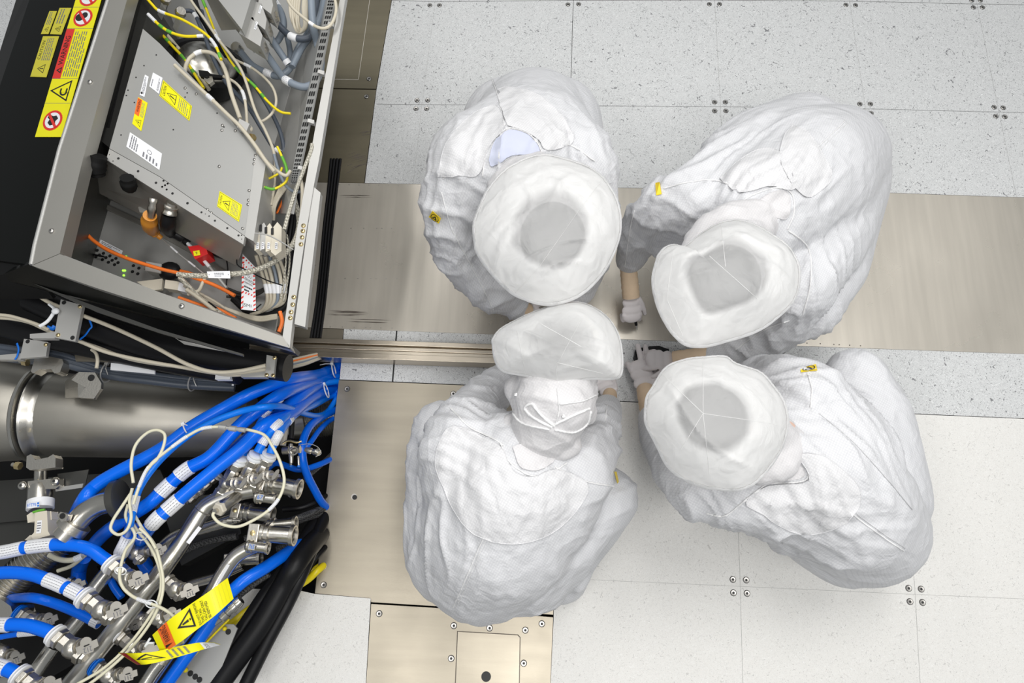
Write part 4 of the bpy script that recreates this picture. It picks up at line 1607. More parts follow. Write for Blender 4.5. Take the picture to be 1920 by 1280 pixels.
part('duct_recess', box, lambda mb: mb.ppx([(250, -20), (262, -10), (255, 40), (205, 240), (176, 235)], .7008, .001, M_BLACK))


def box_dots(mb):
    for x, y in [(270, 123), (255, 145), (240, 169), (237, 179), (252, 192), (325, 243), (227, 253), (347, 182), (411, 310), (407, 212), (368, 176), (351, 174), (293, 103), (420, 238)]:
        mb.lathe(P(x, y, ZB + .0005), (0, 0, 1), [(0, .0022), (.0006, .0022)], M_BLACK, 8)
    for x, y in [(947, 72), (1105, 174), (1248, 267), (1380, 352), (1500, 430), (1308, 250), (1343, 274), (1320, 288), (1298, 300), (1333, 322)]:
        mb.lathe(P(x / 4.267, 280 + y / 4.267, ZB + .0045), (0, 0, 1), [(0, .0035 if y in (72, 174, 267, 352, 430) else .002), (.0006, .0035 if y in (72, 174, 267, 352, 430) else .002)], M_BLACK, 10)
    for x, y in [(347, 450), (425, 497), (496, 543), (22, 198), (48, 216), (14, 236), (42, 253), (32, 226), (175, 340), (80, 278), (262, 397)]:
        mb.lathe(P(300 + x * .2968, 280 + y * .2968, ZB + .0045), (0, 0, 1), [(0, .0028), (.0006, .0028)], M_BLACK, 10)


part('vent_holes', box, box_dots)
for u, v in [(347, 165), (368, 176), (417, 235), (416, 244), (411, 312), (441, 245), (479, 291), (477, 299), (476, 307), (467, 357), (466, 375), (465, 383), (455, 428), (454, 442), (454, 449), (389, 393),
             (386, 402), (393, 406), (396, 399), (207, 291), (213, 303)]:
    bolt(box, u, v, ZB + .001, .0042, .003, M_SCREW)
PB_ = lambda u, v: P(u, v, ZB + .0008)


def caution(d):
    d.rect(.01, .01, .99, .99, M_STY)
    d.rect(.05, .03, .95, .04, M_BLACK, 1).rect(.05, .96, .95, .97, M_BLACK, 1)
    d.rect(.05, .03, .07, .97, M_BLACK, 1).rect(.93, .03, .95, .97, M_BLACK, 1)
    d.text('CAUTION', .2, .84, .8, .92, M_BLACK, 2)
    d.tri(.5, .60, .36, .21, M_BLACK, 1, .16)
    d.rect(.47, .56, .53, .70, M_BLACK, 2)
    d.disc(.5, .525, .03, .016, M_BLACK, 2, 0, 8)
    d.lines(.15, .08, .88, .42, 6, M_PRINT, 1, .35)


decal(box, [(355, 227), (360, 199), (306, 150), (299, 180)], M_STY, 'caution_label', 'large yellow CAUTION label', caution, PB_)
decal(box, [(448, 416), (454, 384), (412, 358), (407, 387)], M_STY, 'caution_label', 'smaller yellow CAUTION label near the corner', caution, PB_)


def warn_small(d):
    d.rect(.01, .01, .99, .99, M_STY)
    d.rect(.38, .52, .98, .98, M_STO, 1)
    d.text('WARNING', .5, .62, .95, .86, M_BLACK, 3)
    d.tri(.2, .4, .14, .38, M_BLACK, 1, .16)
    d.poly([(.2, .62), (.17, .4), (.2, .42), (.18, .25), (.23, .45), (.2, .44)], M_BLACK, 2)
    d.lines(.42, .1, .92, .48, 4, M_PRINT, 1, .35)


decal(box, [(265, 246), (277, 193), (259, 182), (248, 232)], M_STY, 'warning_label', 'yellow and orange WARNING label with a lightning bolt', warn_small, PB_)
decal(box, [(271, 182), (279, 144), (272, 140), (262, 178)], M_WHITE, 'white_label', None, lambda d: (d.lines(.1, .2, .9, .8, 3, M_PRINT), d.disc(.12, .7, .05, .2, M_BLACK, 1)), PB_)
decal(box, [(298, 176), (305, 146), (287, 136), (280, 162)], M_WHITE, 'white_label', None, lambda d: (d.lines(.1, .1, .9, .3, 2, M_PRINT), d.lines(.1, .75, .9, .9, 1, M_PRINT)), PB_)
decal(box, [(299, 319), (304, 288), (244, 248), (237, 275)], M_WHITE, 'white_label', None, lambda d: (d.lines(.1, .68, .9, .94, 4, M_PRINT), d.lines(.1, .05, .4, .55, 5, M_PRINT), d.disc(.6, .35, .12, .07, M_PRINT, 1, .8)), PB_)


def plug(parent, name, path, z, r, m, rings=(), seg=16, label=None):
    mb = MB()
    pts = spline(pz(path, z), 6)
    n = len(pts)
    mb.tube(pts, r if not rings else [r * rings[min(int(i / n * len(rings)), len(rings) - 1)] for i in range(n)], m, seg)
    return mb.build(name, parent, smooth=40, label=label)


plug(box, 'gland', [(288, 372, .74), (286, 386, .73), (283, 405, .70)], 0, .012, M_INOX_R, (1, .8, 1, .9))
plug(box, 'amber_boot', [(281, 404, .70), (280, 418, .66), (286, 432, .57), (302, 446, .54)], 0, .020, M_AMBER, (.9, 1.1, 1.1, .9, .7, .4), 18, 'amber rubber boot')
plug(box, 'gland', [(323, 380, .72), (320, 390, .71), (318, 402, .70)], 0, .019, M_INOX_R, (.8, 1, .9, 1))
plug(box, 'black_boot', [(317, 401, .69), (314, 420, .66), (318, 432, .58), (340, 444, .55), (352, 456, .53)], 0, .019, M_RUBBER, (1, 1.05, 1, .8, .6), 18)
plug(box, 'knob', [(238, 333, .76), (241, 345, .74), (245, 353, .72)], 0, .021, M_DARKM, (.9, 1.05, 1, .8), 10)
plug(box, 'knob', [(184, 292, .76), (180, 312, .74), (183, 328, .72)], 0, .026, M_DARKM, (.9, 1, 1, .8), 12)
part('bracket', box, lambda mb: mb.ppx([(259, 388), (278, 384), (300, 398), (296, 402), (262, 398)], .61, .01, M_FRAME), bevel=.001)
part('hazard_strip', box, lambda mb: (mb.ppx([(334, 398), (360, 398), (366, 408), (334, 406)], .60, .004, M_STY), mb.ppx([(334, 397), (360, 397), (360, 400), (334, 400)], .603, .002, M_STR)))


PIT = False
ORD = ['first', 'second', 'third', 'fourth', 'fifth', 'sixth']


def cable(label, path, z, r, m, bands=(), name='cable', cat='cable', group=None, n=8, seg=10, flat=1.0, band_m=None, prof=None):
    mb = MB()
    if PIT and max(q[0] for q in path) > 610:
        # everything that leaves to the right dives under the floor plate
        rr_ = r
        path = [(q[0], q[1], (lambda zz: zz if q[0] < 525 or q[1] < 668 else min(zz, (.42 - rr_) + ((-.045 - rr_) - (.42 - rr_)) * min(1, (q[0] - 525) / 97)))(q[2] if len(q) > 2 else z)) for q in path]
    pts = spline(pz(path, z), n)
    mb.tube(pts, r, m, seg, flat=flat, prof=prof)
    o = tag(mb.build(name, smooth=60), label, cat, group)
    for bd in bands:
        u, v, ln = bd[:3]
        mt = bd[3] if len(bd) > 3 else M_WHITE
        d = ray(u, v)
        best = min(range(len(pts)), key=lambda i: (pts[i] - CAM_LOC).normalized().cross(d.normalized()).length)
        q, a = [pts[best]], 0
        i = best
        while i + 1 < len(pts) and a < ln / 2:
            a += (pts[i + 1] - pts[i]).length
            i += 1
            q.append(pts[i])
        i, a = best, 0
        while i > 0 and a < ln / 2:
            a += (pts[i] - pts[i - 1]).length
            i -= 1
            q.insert(0, pts[i])
        # trim to length
        q = spline(q, 3)
        tot = sum((q[k + 1] - q[k]).length for k in range(len(q) - 1))
        mid = q[len(q) // 2]
        q = [p for p in q if (p - pts[best]).length <= ln / 2 + 1e-4] or q[:2]
        if len(q) < 2:
            q = [pts[best], pts[min(best + 1, len(pts) - 1)]]
        bb_ = MB()
        bb_.tube(q, (r if not isinstance(r, (list, tuple)) else r[best]) * 1.10 + .0004, mt, 14, flat=flat)
        if mt is M_WHITE and ln > .028:
            # rows of fine print around the label
            R_ = r * 1.10 + .0008
            for dd in (-.55, -.2, .15, .5):
                for k in range(1, len(q) - 1):
                    t = (q[min(k + 1, len(q) - 1)] - q[k - 1]).normalized()
                    up_ = (CAM_LOC - q[k]).normalized()
                    s_ = t.cross(up_).normalized()
                    up_ = s_.cross(t)
                    if (k + int(dd * 9)) % 4 == 0:
                        continue
                    cpt = q[k] + (s_ * sin(dd) + up_ * cos(dd)) * R_
                    nn = (s_ * sin(dd) + up_ * cos(dd))
                    ss = nn.cross(t)
                    h_ = (q[k + 1] - q[k]).length * .46
                    bb_.add([cpt - t * h_ - ss * R_ * .025, cpt + t * h_ - ss * R_ * .025, cpt + t * h_ + ss * R_ * .025, cpt - t * h_ + ss * R_ * .025], [(0, 1, 2, 3), (3, 2, 1, 0)], M_PRINT)
        bb_.build('cable_label' if mt is M_WHITE else 'marker_band', o, smooth=60)
    return o


GC = 'thick grey cables at the top of the cabinet'
cable('thick light grey cable making the lowest big loop in the cabinet top', [(497, 98, .62), (525, 138, .62), (539, 152), (570, 163), (593, 150), (602, 117), (595, 82), (587, 47, .72), (584, 0, .74), (584, -40, .74)], .66, .0115, M_GCAB, [(540, 152, .03)])
cable('short grey cable from the second gland, ending in a white collar', [(504, 66, .64), (525, 98, .62), (541, 121, .6)], .64, .0108, M_GCAB, [(539, 118, .022)])
cable('dark slate cable sweeping under the light grey loop, white marker at its bend', [(513, 37, .66), (534, 59), (548, 69), (567, 73), (584, 66), (591, 37), (595, 0), (596, -40)], .64, .0108, M_GCAB_D, [(551, 70, .028)])
cable('slate grey cable from the lowest left gland, curving up to the top edge', [(450, 96, .58), (473, 122), (504, 138), (525, 142), (544, 127), (558, 94), (579, 59), (588, 23), (593, -30)], .58, .0108, M_GCAB, [(505, 139, .03)])
cable('grey cable arching behind the connector blocks', [(505, -30, .7), (514, 0), (527, 23), (532, 47), (525, 70), (511, 87)], .60, .0105, M_GCAB, [(507, 88, .02), (518, 8, .03)])
cable('grey cable dropping straight between two loops', [(536, 60), (540, 75), (544, 98), (544, 124)], .57, .0095, M_GCAB)
cable('grey cable running along the top right corner of the cabinet', [(601, -40), (600, 0), (597, 30), (585, 62), (566, 90), (548, 125)], .60, .0105, M_GCAB)
cable('outermost grey cable beside the ventilation grille', [(612, -40), (607, 0), (600, 32), (590, 56)], .68, .0100, M_GCAB)
cable('slate cable with a bend crossing the polished dome', [(335, 16, .6), (345, 20), (363, 24), (380, 59), (398, 105), (422, 152), (464, 199), (490, 240), (511, 274), (526, 286)], .62, .0065, M_GCAB_D, [(520, 282, .02), (366, 30, .025)])
cable('dark blue-grey cable running diagonally to the bundle bend', [(378, 20), (387, 47), (431, 112), (476, 159), (506, 206), (525, 246), (532, 279), (526, 288)], .57, .0065, M_GCAB_D)
cable('black cable above the polished dome', [(360, -20), (372, 20), (388, 50), (405, 78), (425, 105)], .59, .009, M_RUBBER)
cable('long beige cable lying along the upper edge of the electronics box', [(328, 122), (360, 152), (398, 187), (425, 213), (450, 237), (475, 268), (497, 300), (515, 322)], .76, .0055, M_BEIGE, [(392, 181, .03)])
cable('beige cable arching over the dome in a half circle', [(346, 136, .72), (350, 120), (358, 107), (377, 97), (403, 103), (422, 131), (434, 176), (450, 222)], .70, .0062, M_BEIGE, [(372, 98, .025)])
cable('thin beige cable from the top edge down to the right bundle', [(352, -20), (358, 0), (385, 38), (412, 77), (452, 131), (478, 206), (497, 244), (511, 277), (516, 305), (514, 350), (508, 385)], .66, .0045, M_BEIGE, [(410, 72, .03)])
cable('beige cable forming a wide open hook right of the dome', [(441, 112, .62), (478, 131), (508, 159), (518, 187), (511, 211), (494, 226), (483, 225)], .62, .0042, M_BEIGE, [(462, 124, .03)])
cable('short beige cable hanging from the clamp to the round plug', [(419, 143, .66), (441, 155), (455, 173), (461, 200), (463, 232)], .66, .0045, M_BEIGE, [(456, 180, .04)])
cable('beige cable looping out over the ventilation grille', [(530, -25), (545, 10), (574, 37), (593, 50), (609, 53), (622, 44), (630, 22), (628, 0), (618, -25)], .82, .0045, M_BEIGE, [(585, 45, .02)])
for i, (dx, dy) in enumerate([(0, 0), (5, 6), (10, -4), (15, 4), (20, 0)]):
    cable('beige coiled cable, %s from the left in the hanging coils beside the grey cables' % ORD[i], [(545 + dx, -25, .70), (544 + dx * .8, 20, .68), (550 + dx * .5, 45 + dy, .66), (560 + dx * .3, 58 + dy * .5, .64), (571 + dx * .2, 48, .66), (568 + dx * .4, 15, .69), (572 + dx * .5, -25, .71)],
          .68, .0045, M_BEIGE, group='coiled beige cables')


def stripes(pts, a, b):
    return [(p[0], p[1], a) + (M_GREEN,) for i, p in enumerate(pts) if i % 2 == b]


cable('yellow earth cable from the upper left plug to the dome clamp', [(268, -12), (285, 8), (300, 21), (342, 37), (382, 61), (403, 84), (415, 112)], .74, .0042, M_YELLOW, [(306, 24, .03), (401, 82, .04), (413, 105, .02, M_GREEN)])
cable('yellow and green earth cable along the upper left', [(278, 27), (300, 48), (321, 61), (347, 68), (382, 67)], .73, .0045, M_YELLOW, [(284, 34, .05), (303, 51, .02, M_GREEN), (318, 60, .02, M_GREEN), (376, 67, .025)])
cable('long yellow and green earth cable crossing the cabinet to the right wall', [(372, -20), (380, 0), (394, 35), (405, 63), (431, 112), (452, 138), (478, 162), (502, 190), (525, 209), (545, 213)], .64, .004, M_YELLOW,
      [(383, 8, .04, M_GREEN), (405, 63, .03), (446, 132, .03, M_GREEN), (474, 160, .04, M_GREEN), (492, 178, .02, M_GREEN)])
cable('green and yellow cable running beneath the beige half-circle cable', [(296, 56), (305, 66), (325, 88), (347, 112), (370, 147), (382, 165)], .60, .0048, M_YELLOW, [(315, 78, .02, M_GREEN), (345, 110, .03, M_GREEN), (362, 134, .02, M_GREEN)])
cable('olive cable behind the electronics box edge', [(308, 60), (330, 85), (352, 112), (376, 145), (392, 168)], .58, .006, M_BEIGE)

# polished dome in a black ring
dm = thing('polished_dome', 'polished steel dome in a black ring, crossed by a dark clamp', 'dome')
ax = (P(430, 110, .62) - P(385, 135, .52)).normalized()
ax = (Vector((.42, .30, .85))).normalized()
dc = P(388, 126, .53)
part('ring', dm, lambda mb: mb.lathe(dc, ax, [(-.06, .10), (.0, .122), (.02, .122), (.024, .104), (.012, .096)], M_RUBBER, 40, caps=False), smooth=40)
part('dome', dm, lambda mb: mb.lathe(dc, ax, [(-.05, .099), (.0, .098), (.02, .094), (.035, .084), (.05, .062), (.058, .035), (.06, .006)], M_INOX, 40), smooth=50)
part('clamp', dm, lambda mb: mb.ppx([(372, 131), (390, 133), (394, 138), (420, 142), (420, 146), (394, 145), (388, 148), (374, 142)], .63, .012, M_DARKM), bevel=.003)
part('clamp_hook', dm, lambda mb: mb.ppx([(382, 142), (398, 143), (400, 152), (392, 158), (383, 150)], .63, .012, M_INOX_R), bevel=.002)

# upper electronics units with glands
up_ = thing('power_unit', 'grey steel power unit at the top edge of the cabinet', 'power unit')
part('housing', up_, lambda mb: mb.ppx([(392, -60), (486, -60), (470, 0), (453, 55), (410, 0)], .78, .10, M_GREY), bevel=.001)
part('lower_housing', up_, lambda mb: thick(mb, [P(383, -10, .70), P(410, 0, .745), P(453, 55, .745), P(415, 57, .66)], .02, M_FRAME))
GL = 'connector blocks under the power unit'
for (a, lab) in [(((462, 28), (475, 33), (492, 66), (488, 87), (448, 62)), 'lowest'), (((476, 2), (490, 6), (500, 36), (497, 56), (470, 34)), 'middle'), (((488, -30), (505, -30), (512, 10), (508, 26), (484, 8)), 'uppermost')]:
    t = thing('connector_block', lab + ' grey connector block with a knurled brass gland', 'connector block', GL)
    part('housing', t, lambda mb: mb.ppx(list(a), .75, .06, M_GREY_L), bevel=.002)
    c = (a[2][0] + a[3][0]) / 2 + 2, (a[2][1] + a[3][1]) / 2 + 14
    g0, g1_ = P(c[0] - 3, c[1] - 10, .73), P(c[0] + 4, c[1] + 9, .70)
    part('gland', t, lambda mb: mb.lathe(g0, g1_ - g0, [(0, .015), (.008, .0165), (.009, .013), (.016, .013), (.017, .016), (.026, .016), (.03, .012)], M_INOX_R, 10), smooth=30)
    decal(t, [(a[2][0] - 12, a[2][1] - 10), (a[2][0] - 8, a[2][1] - 24), (a[2][0] - 12, a[2][1] - 26), (a[2][0] - 16, a[2][1] - 12)], M_WHITE, 'white_label', None, lambda d: d.lines(.1, .1, .9, .9, 2, M_PRINT), None, .7512)
t = thing('cable_gland', 'round steel cable gland left of the connector blocks', 'gland')
part('body', t, lambda mb: mb.lathe(P(440, 86, .60), P(455, 100, .56) - P(440, 86, .60), [(0, .016), (.01, .018), (.012, .013), (.02, .016), (.03, .015)], M_INOX_R, 10), smooth=30)
for (u, v, du, dv, lab) in [(306, 10, 14, 25, 'bright metal plug at the top left of the cabinet'), (334, 34, -8, 22, 'second bright metal plug beside the slate cable')]:
    t = thing('metal_plug', lab, 'plug')
    a, b = P(u + 6, v - 14, .74), P(u - 6, v + 20, .66)
    part('nut', t, lambda mb: mb.lathe(a, b - a, [(0, .014), (.012, .017), (.014, .017)], M_INOX_R, 8), smooth=20)
    part('body', t, lambda mb: mb.box(a.lerp(b, .55), ((b - a) * .32, (b - a).cross(Vector((0, 0, 1))).normalized() * .016, Vector((0, 0, .013))), M_GREY_L), bevel=.002)
t = thing('round_connector', 'beige bracket with two small round connectors on the box edge', 'connector')
part('bracket', t, lambda mb: mb.ppx([(449, 222), (468, 232), (462, 246), (444, 238)], .76, .03, M_GREY_L), bevel=.001)
for u, v in [(466, 241), (473, 258)]:
    part('socket', t, lambda mb: mb.lathe(P(u - 4, v - 2, .75), P(u + 6, v + 3, .73) - P(u - 4, v - 2, .75), [(0, .009), (.01, .011), (.016, .009)], M_IVORY if v < 250 else M_BRASS, 14), smooth=40)

# lower part: bundles
cable('thick braided cable with a white name plate sweeping across the cabinet floor', [(538, 320, .60), (546, 350), (555, 385), (561, 414), (555, 446), (537, 473), (508, 494), (469, 509), (431, 514), (389, 517), (350, 516), (333, 514)], .66, .0075, M_BRAID)
decal(None, [(391, 521), (432, 522), (431, 508), (388, 509)], M_WHITE, 'name_plate', None, lambda d: (d.lines(.3, .2, .75, .8, 3, M_PRINT), d.disc(.07, .5, .02, .08, M_PRINT, 1), d.disc(.93, .5, .02, .08, M_PRINT, 1)), None, .672)
tag(COL.objects['name_plate'], 'white name plate tied on the thick braided cable', 'name plate')
cable('braided cable running to the lower right behind the black sleeve', [(337, 520), (352, 535), (372, 555), (390, 570), (410, 585), (430, 598)], .56, .007, M_BRAID, [(397, 576, .035, M_RUBBER)])
cable('white braided cable running down diagonally over the flange', [(585, 270), (582, 286), (558, 348), (543, 393), (533, 430)], .80, .0052, M_BRAID)
cable('beige cable hugging the right flange from the grille to the screws', [(556, 315), (562, 330), (567, 357), (565, 399), (561, 434)], .76, .005, M_BEIGE)
cable('yellow-green earth loop above the connector hoods', [(493, 350), (514, 354), (537, 339), (537, 315), (527, 290), (520, 275)], .72, .0035, M_YELLOW, [(534, 310, .06, M_GREEN), (505, 353, .03, M_GREEN)])
cable('short yellow cable above the green loop', [(492, 340), (508, 333), (524, 324), (529, 314)], .70, .0033, M_YELLOW)
cable('light grey cable bending right over the black bundle', [(514, 290), (522, 318), (534, 345), (552, 359), (573, 357)], .70, .0045, M_GCAB)
cable('beige cable sagging from the box corner to the sheath mouth', [(483, 283), (495, 298), (514, 316), (535, 329), (545, 320)], .74, .005, M_BEIGE)
cable('flat orange cable vanishing behind the connector hoods', [(540, 350), (535, 362), (527, 382), (519, 400)], .62, .007, M_ORANGE, flat=.4)
for i in range(4):
    cable('%s beige cable from the left in the upright bundle between box and flange' % ORD[i], [(528 + i * 3, 345 + i * 2, .66), (516 + i * 2, 372, .66), (506 + i * 3, 390, .65), (498 + i * 5, 412, .62)], .64, .0042, M_BEIGE, group='upright beige bundle')
for i, (du, m_, r_) in enumerate([(0, M_RUBBER, .010), (9, M_RUBBER, .011), (-8, M_RUBBER, .009), (4, M_RUBBER, .010)]):
    cable(['black cable in the middle of the right wall bundle', 'black cable nearest the flange in the right wall bundle', 'black cable nearest the connector hoods in the right wall bundle', 'black cable sagging lowest at the end of the right wall bundle'][i], [(549 + du * .5, 322, .62), (557 + du * .6, 380, .58), (550 + du, 450, .55), (543 + du, 520, .52), (530 + du * .5, 572, .50), (500, 594 - i, .49), (466, 585 - i * 2, .48), (437 + i * 2, 560, .48)], .55, r_, m_,
          group='black cables along the right wall')
cable('bright orange cable curving across the perforated panel', [(152, 419), (160, 434), (173, 449), (199, 467), (230, 481), (258, 491), (305, 505), (340, 513), (389, 529), (420, 543), (440, 554)], .56, .0055, M_ORANGE, [(146, 402, .01)])
cable('grey lead with a black sleeve feeding the orange cable', [(143, 352), (137, 365), (137, 378), (142, 391), (147, 405), (153, 420)], .56, .0042, M_GREY_L, [(139, 372, .06, M_RUBBER)])
cable('orange cable half hidden behind the front rail', [(335, 558), (374, 571), (410, 580), (442, 597)], .55, .0055, M_ORANGE)
cable('short orange cable standing at the corner of the front rail', [(525, 584), (529, 603), (523, 622)], .62, .0055, M_ORANGE)
cable('orange cable behind the ivory connector', [(338, 508), (355, 512), (375, 520)], .52, .0055, M_ORANGE)
cable('thin black cable wandering between box and floor', [(402, 455), (420, 470), (427, 505), (425, 540), (440, 565), (470, 582), (490, 570)], .53, .002, M_RUBBER)
cable('thin black cable with a tie above the service tag', [(444, 480), (446, 497), (470, 510), (500, 525), (530, 535)], .62, .0018, M_RUBBER)
cable('black zip-tied lead lying over the perforated holes', [(118, 455), (135, 466), (160, 474), (195, 481)], .47, .003, M_RUBBER)
cable('thin grey lead with white tags beside the amber boot', [(302, 446), (320, 462), (338, 478), (360, 495), (382, 513)], .54, .0022, M_GREY_L, [(327, 466, .035), (361, 496, .03)])
cable('grey lead with white sleeves from the black boot to the floor', [(352, 456), (366, 470), (384, 490), (405, 515), (425, 540)], .55, .0045, M_GREY_L, [(360, 463, .04), (388, 493, .035)])
for i in range(3):
    cable('dark grey sleeve crossing the service tag, %s from the top' % ORD[i], [(425, 540 + i * 8, .47), (455, 550 + i * 4, .47), (485, 545 + i * 3, .48), (505, 535, .5)], .48, .004, M_DARKG, group='dark sleeves beside the service tag')
for i in range(6):
    u0 = 480 + i * 8.5
    cable(('beige' if i != 3 else 'grey-blue') + ' cable below the connector hoods, %s from the left, with white sleeve' % ORD[i], [(u0, 478 + i, .60), (u0 + 10, 510, .56), (500 + i * 7, 545, .54), (500 + i * 6, 568, .52), (488 + i * 3, 584 - i, .50), (470, 590, .49)], .55, .0048 if i % 2 else .0055, M_BEIGE if i != 3 else M_GCAB,
          [(498 + i * 7, 541, .028)], group='beige cables below the connector hoods')
cable('clear braided lead hanging beside the black bundle', [(530, 440), (536, 480), (533, 520), (527, 560)], .60, .0028, M_BRAID)
cable('second clear braided lead beside the black bundle, closer to the flange', [(538, 440), (543, 480), (540, 520), (532, 565)], .60, .0028, M_BRAID)
for i in range(3):
    cable('beige cable leaving along the front rail, %s from the rail' % ORD[2 - i], [(345 + i * 10, 535 + i * 5, .54), (385 + i * 8, 560 + i * 2, .53), (430, 580 + i, .52), (480, 594 + i * 3, .51), (520, 590 + i * 3, .51)], .53, .0042, M_BEIGE, group='beige cables along the front rail')
cable('short beige cable bending up from the ivory plug', [(352, 552), (372, 545), (380, 530), (384, 522)], .56, .005, M_BEIGE)
cable('thick beige cable from the lowest ivory plug', [(350, 500 + 43), (368, 555), (385, 568), (405, 584)], .57, .006, M_BEIGE)
# connector hoods
for i, (q, m_, lab) in enumerate([([(509, 430), (520, 416), (528, 425), (528, 470), (516, 479), (508, 472)], M_IVORY, 'large ivory connector hood at the right end of the row'),
                                  ([(497, 428), (506, 418), (510, 426), (508, 468), (498, 472)], M_IVORY, 'ivory connector hood, second from the right'),
                                  ([(487, 424), (495, 417), (499, 424), (497, 466), (487, 470)], M_GREY_L, 'grey connector hood in the middle of the row'),
                                  ([(478, 425), (485, 417), (489, 423), (486, 466), (477, 470)], M_IVORY, 'narrow ivory connector hood beside the box corner')]):
    t = thing('connector_hood', lab, 'connector', 'row of connector hoods')
    part('shell', t, lambda mb: mb.ppx(q, .71, .035, m_), bevel=.003)
    cx_ = sum(a[0] for a in q) / len(q)
    part('latch', t, lambda mb: mb.ppx([(q[0][0] - 1, q[0][1] - 2), (q[0][0] + 3, q[0][1] - 4), (q[0][0] + 3, q[0][1] + 8), (q[0][0] - 1, q[0][1] + 9)], .715, .03, M_BLACK))
    decal(t, [(cx_ - 3, 466), (cx_ + 2, 467), (cx_ + 3, 455), (cx_ - 2, 454)], M_WHITE, 'white_label', None, lambda d: d.lines(.1, .1, .9, .9, 3, M_PRINT), None, .7125)
cable('stiff clear tie lying across the connector hoods', [(478, 437), (500, 440), (525, 452), (550, 468)], .74, .0018, M_GREY_L, name='tie', cat='tie')
t = thing('ivory_connector', 'metal-shelled connector pair on the cabinet floor beside the indicator lights', 'connector')
part('shell', t, lambda mb: mb.ppx([(274, 490), (303, 495), (301, 512), (272, 507)], .52, .04, M_GREY_L), bevel=.003)
part('tip', t, lambda mb: mb.ppx([(268, 492), (275, 492), (273, 505), (267, 503)], .515, .03, M_INOX_R), bevel=.002)
part('grip', t, lambda mb: mb.ball(P(318, 508, .50), (.034, .03, .02), M_RUBBER, 18, 10), smooth=80)
t = thing('ivory_connector', 'ivory plug with a white end, lowest on the cabinet floor', 'connector')
part('shell', t, lambda mb: mb.ppx([(310, 524), (336, 528), (334, 544), (308, 540)], .53, .03, M_IVORY), bevel=.003)
part('end_cap', t, lambda mb: mb.ppx([(336, 529), (356, 535), (353, 549), (333, 544)], .532, .03, M_WHITE), bevel=.003)
part('plate', t, lambda mb: mb.ppx([(256, 528), (305, 522), (303, 542), (282, 545)], .50, .01, M_IVORY), bevel=.001)
cable('cream hooked lead hanging beside the black knob at the box corner', [(172, 328), (174, 342), (168, 356), (156, 360), (147, 354)], .60, .0065, M_CREAM)
cable('second cream hooked lead, left of the first', [(160, 332), (160, 345), (154, 352), (146, 350)], .60, .0065, M_CREAM)
cable('short black lead right of the cream hooks', [(170, 362), (182, 372), (188, 386)], .50, .0035, M_RUBBER)
# red switch, ribbed ring, service tag
t = thing('red_switch', 'red switch box with a small yellow plate under the electronics box', 'switch')
part('housing', t, lambda mb: mb.ppx([(352, 462), (384, 458), (390, 476), (366, 486)], .58, .05, M_RED), bevel=.003)
decal(t, [(364, 480), (376, 478), (374, 469), (362, 471)], M_STY, 'yellow_plate', None, lambda d: d.text('9', .35, .2, .6, .8, M_BLACK), None, .5815)
part('handle', t, lambda mb: mb.ppx([(345, 412), (362, 404), (368, 428), (352, 436)], .59, .03, M_RED if False else M_DARKM), bevel=.004)
part('base', t, lambda mb: mb.ppx([(372, 446), (402, 446), (400, 468), (380, 466)], .56, .04, M_BRASS), bevel=.002)
t = thing('ribbed_ring', 'black ring with a ribbed inner wall below the electronics box', 'ring')
c_ = P(422, 462, .52)
part('rim', t, lambda mb: mb.lathe(c_, Vector((.1, -.2, 1)), [(0, .040), (.016, .042), (.018, .034), (.002, .033)], M_RUBBER, 30, caps=False), smooth=40)


def ribs(mb):
    for k in range(26):
        a = 2 * pi * k / 26
        q = c_ + Vector((cos(a) * .034, sin(a) * .034, .008))
        mb.box(q, (Vector((cos(a), sin(a), 0)) * .0035, Vector((-sin(a), cos(a), 0)) * .0018, Vector((0, 0, .008))), M_GREY)


part('ribs', t, ribs)
t = thing('service_tag', 'white service tag with red hazard stripes standing beside the cable bundle', 'tag')


def svc(d):
    d.rect(.0, .0, 1, 1, M_WHITE)
    for k in range(11):
        y = k / 11
        d.poly([(0, y), (.16, y + .04), (.16, y + .075), (0, y + .035)], M_STR, 1)
        d.poly([(.84, y), (1, y + .04), (1, y + .075), (.84, y + .035)], M_STR, 1)
    for y in (.93, .80, .30):
        for k in range(5):
            d.poly([(.05 + k * .2, y), (.13 + k * .2, y), (.2 + k * .2, y + .04), (.12 + k * .2, y + .04)], M_STR, 2)
    d.text('YOU', .25, .64, .7, .70, M_BLACK, 2)
    d.text('SERVICE', .12, .56, .9, .62, M_BLACK, 2)
    d.text('operate', .2, .49, .8, .54, M_BLACK, 2)
    d.lines(.2, .34, .8, .47, 2, M_BLACK, 2, .5)
    d.text('ISMI', .12, .06, .7, .12, M_BLACK, 2)


decal(t, [(452, 580), (480, 583), (478, 500), (455, 476)], M_WHITE, 'sheet', None, svc, None, .60)
decal(cab, [(186, 456), (228, 477), (230, 470), (189, 449)], M_WHITE, 'white_label', None, lambda d: d.lines(.08, .15, .9, .85, 2, M_PRINT), None, .4515)


PIT = True


# ================================================================ PIPEWORK AND HOSES OVER THE CABLE PIT
def pipe(label, path, z, r, m=None, cat='pipe', name='pipe', n=8, seg=24, group=None, build=True):
    mb = MB()
    pts = spline(pz(path, z), n)
    mb.tube(pts, r, m or M_INOX, seg)
    o = mb.build(name, smooth=50)
    tag(o, label, cat, group)
    return o


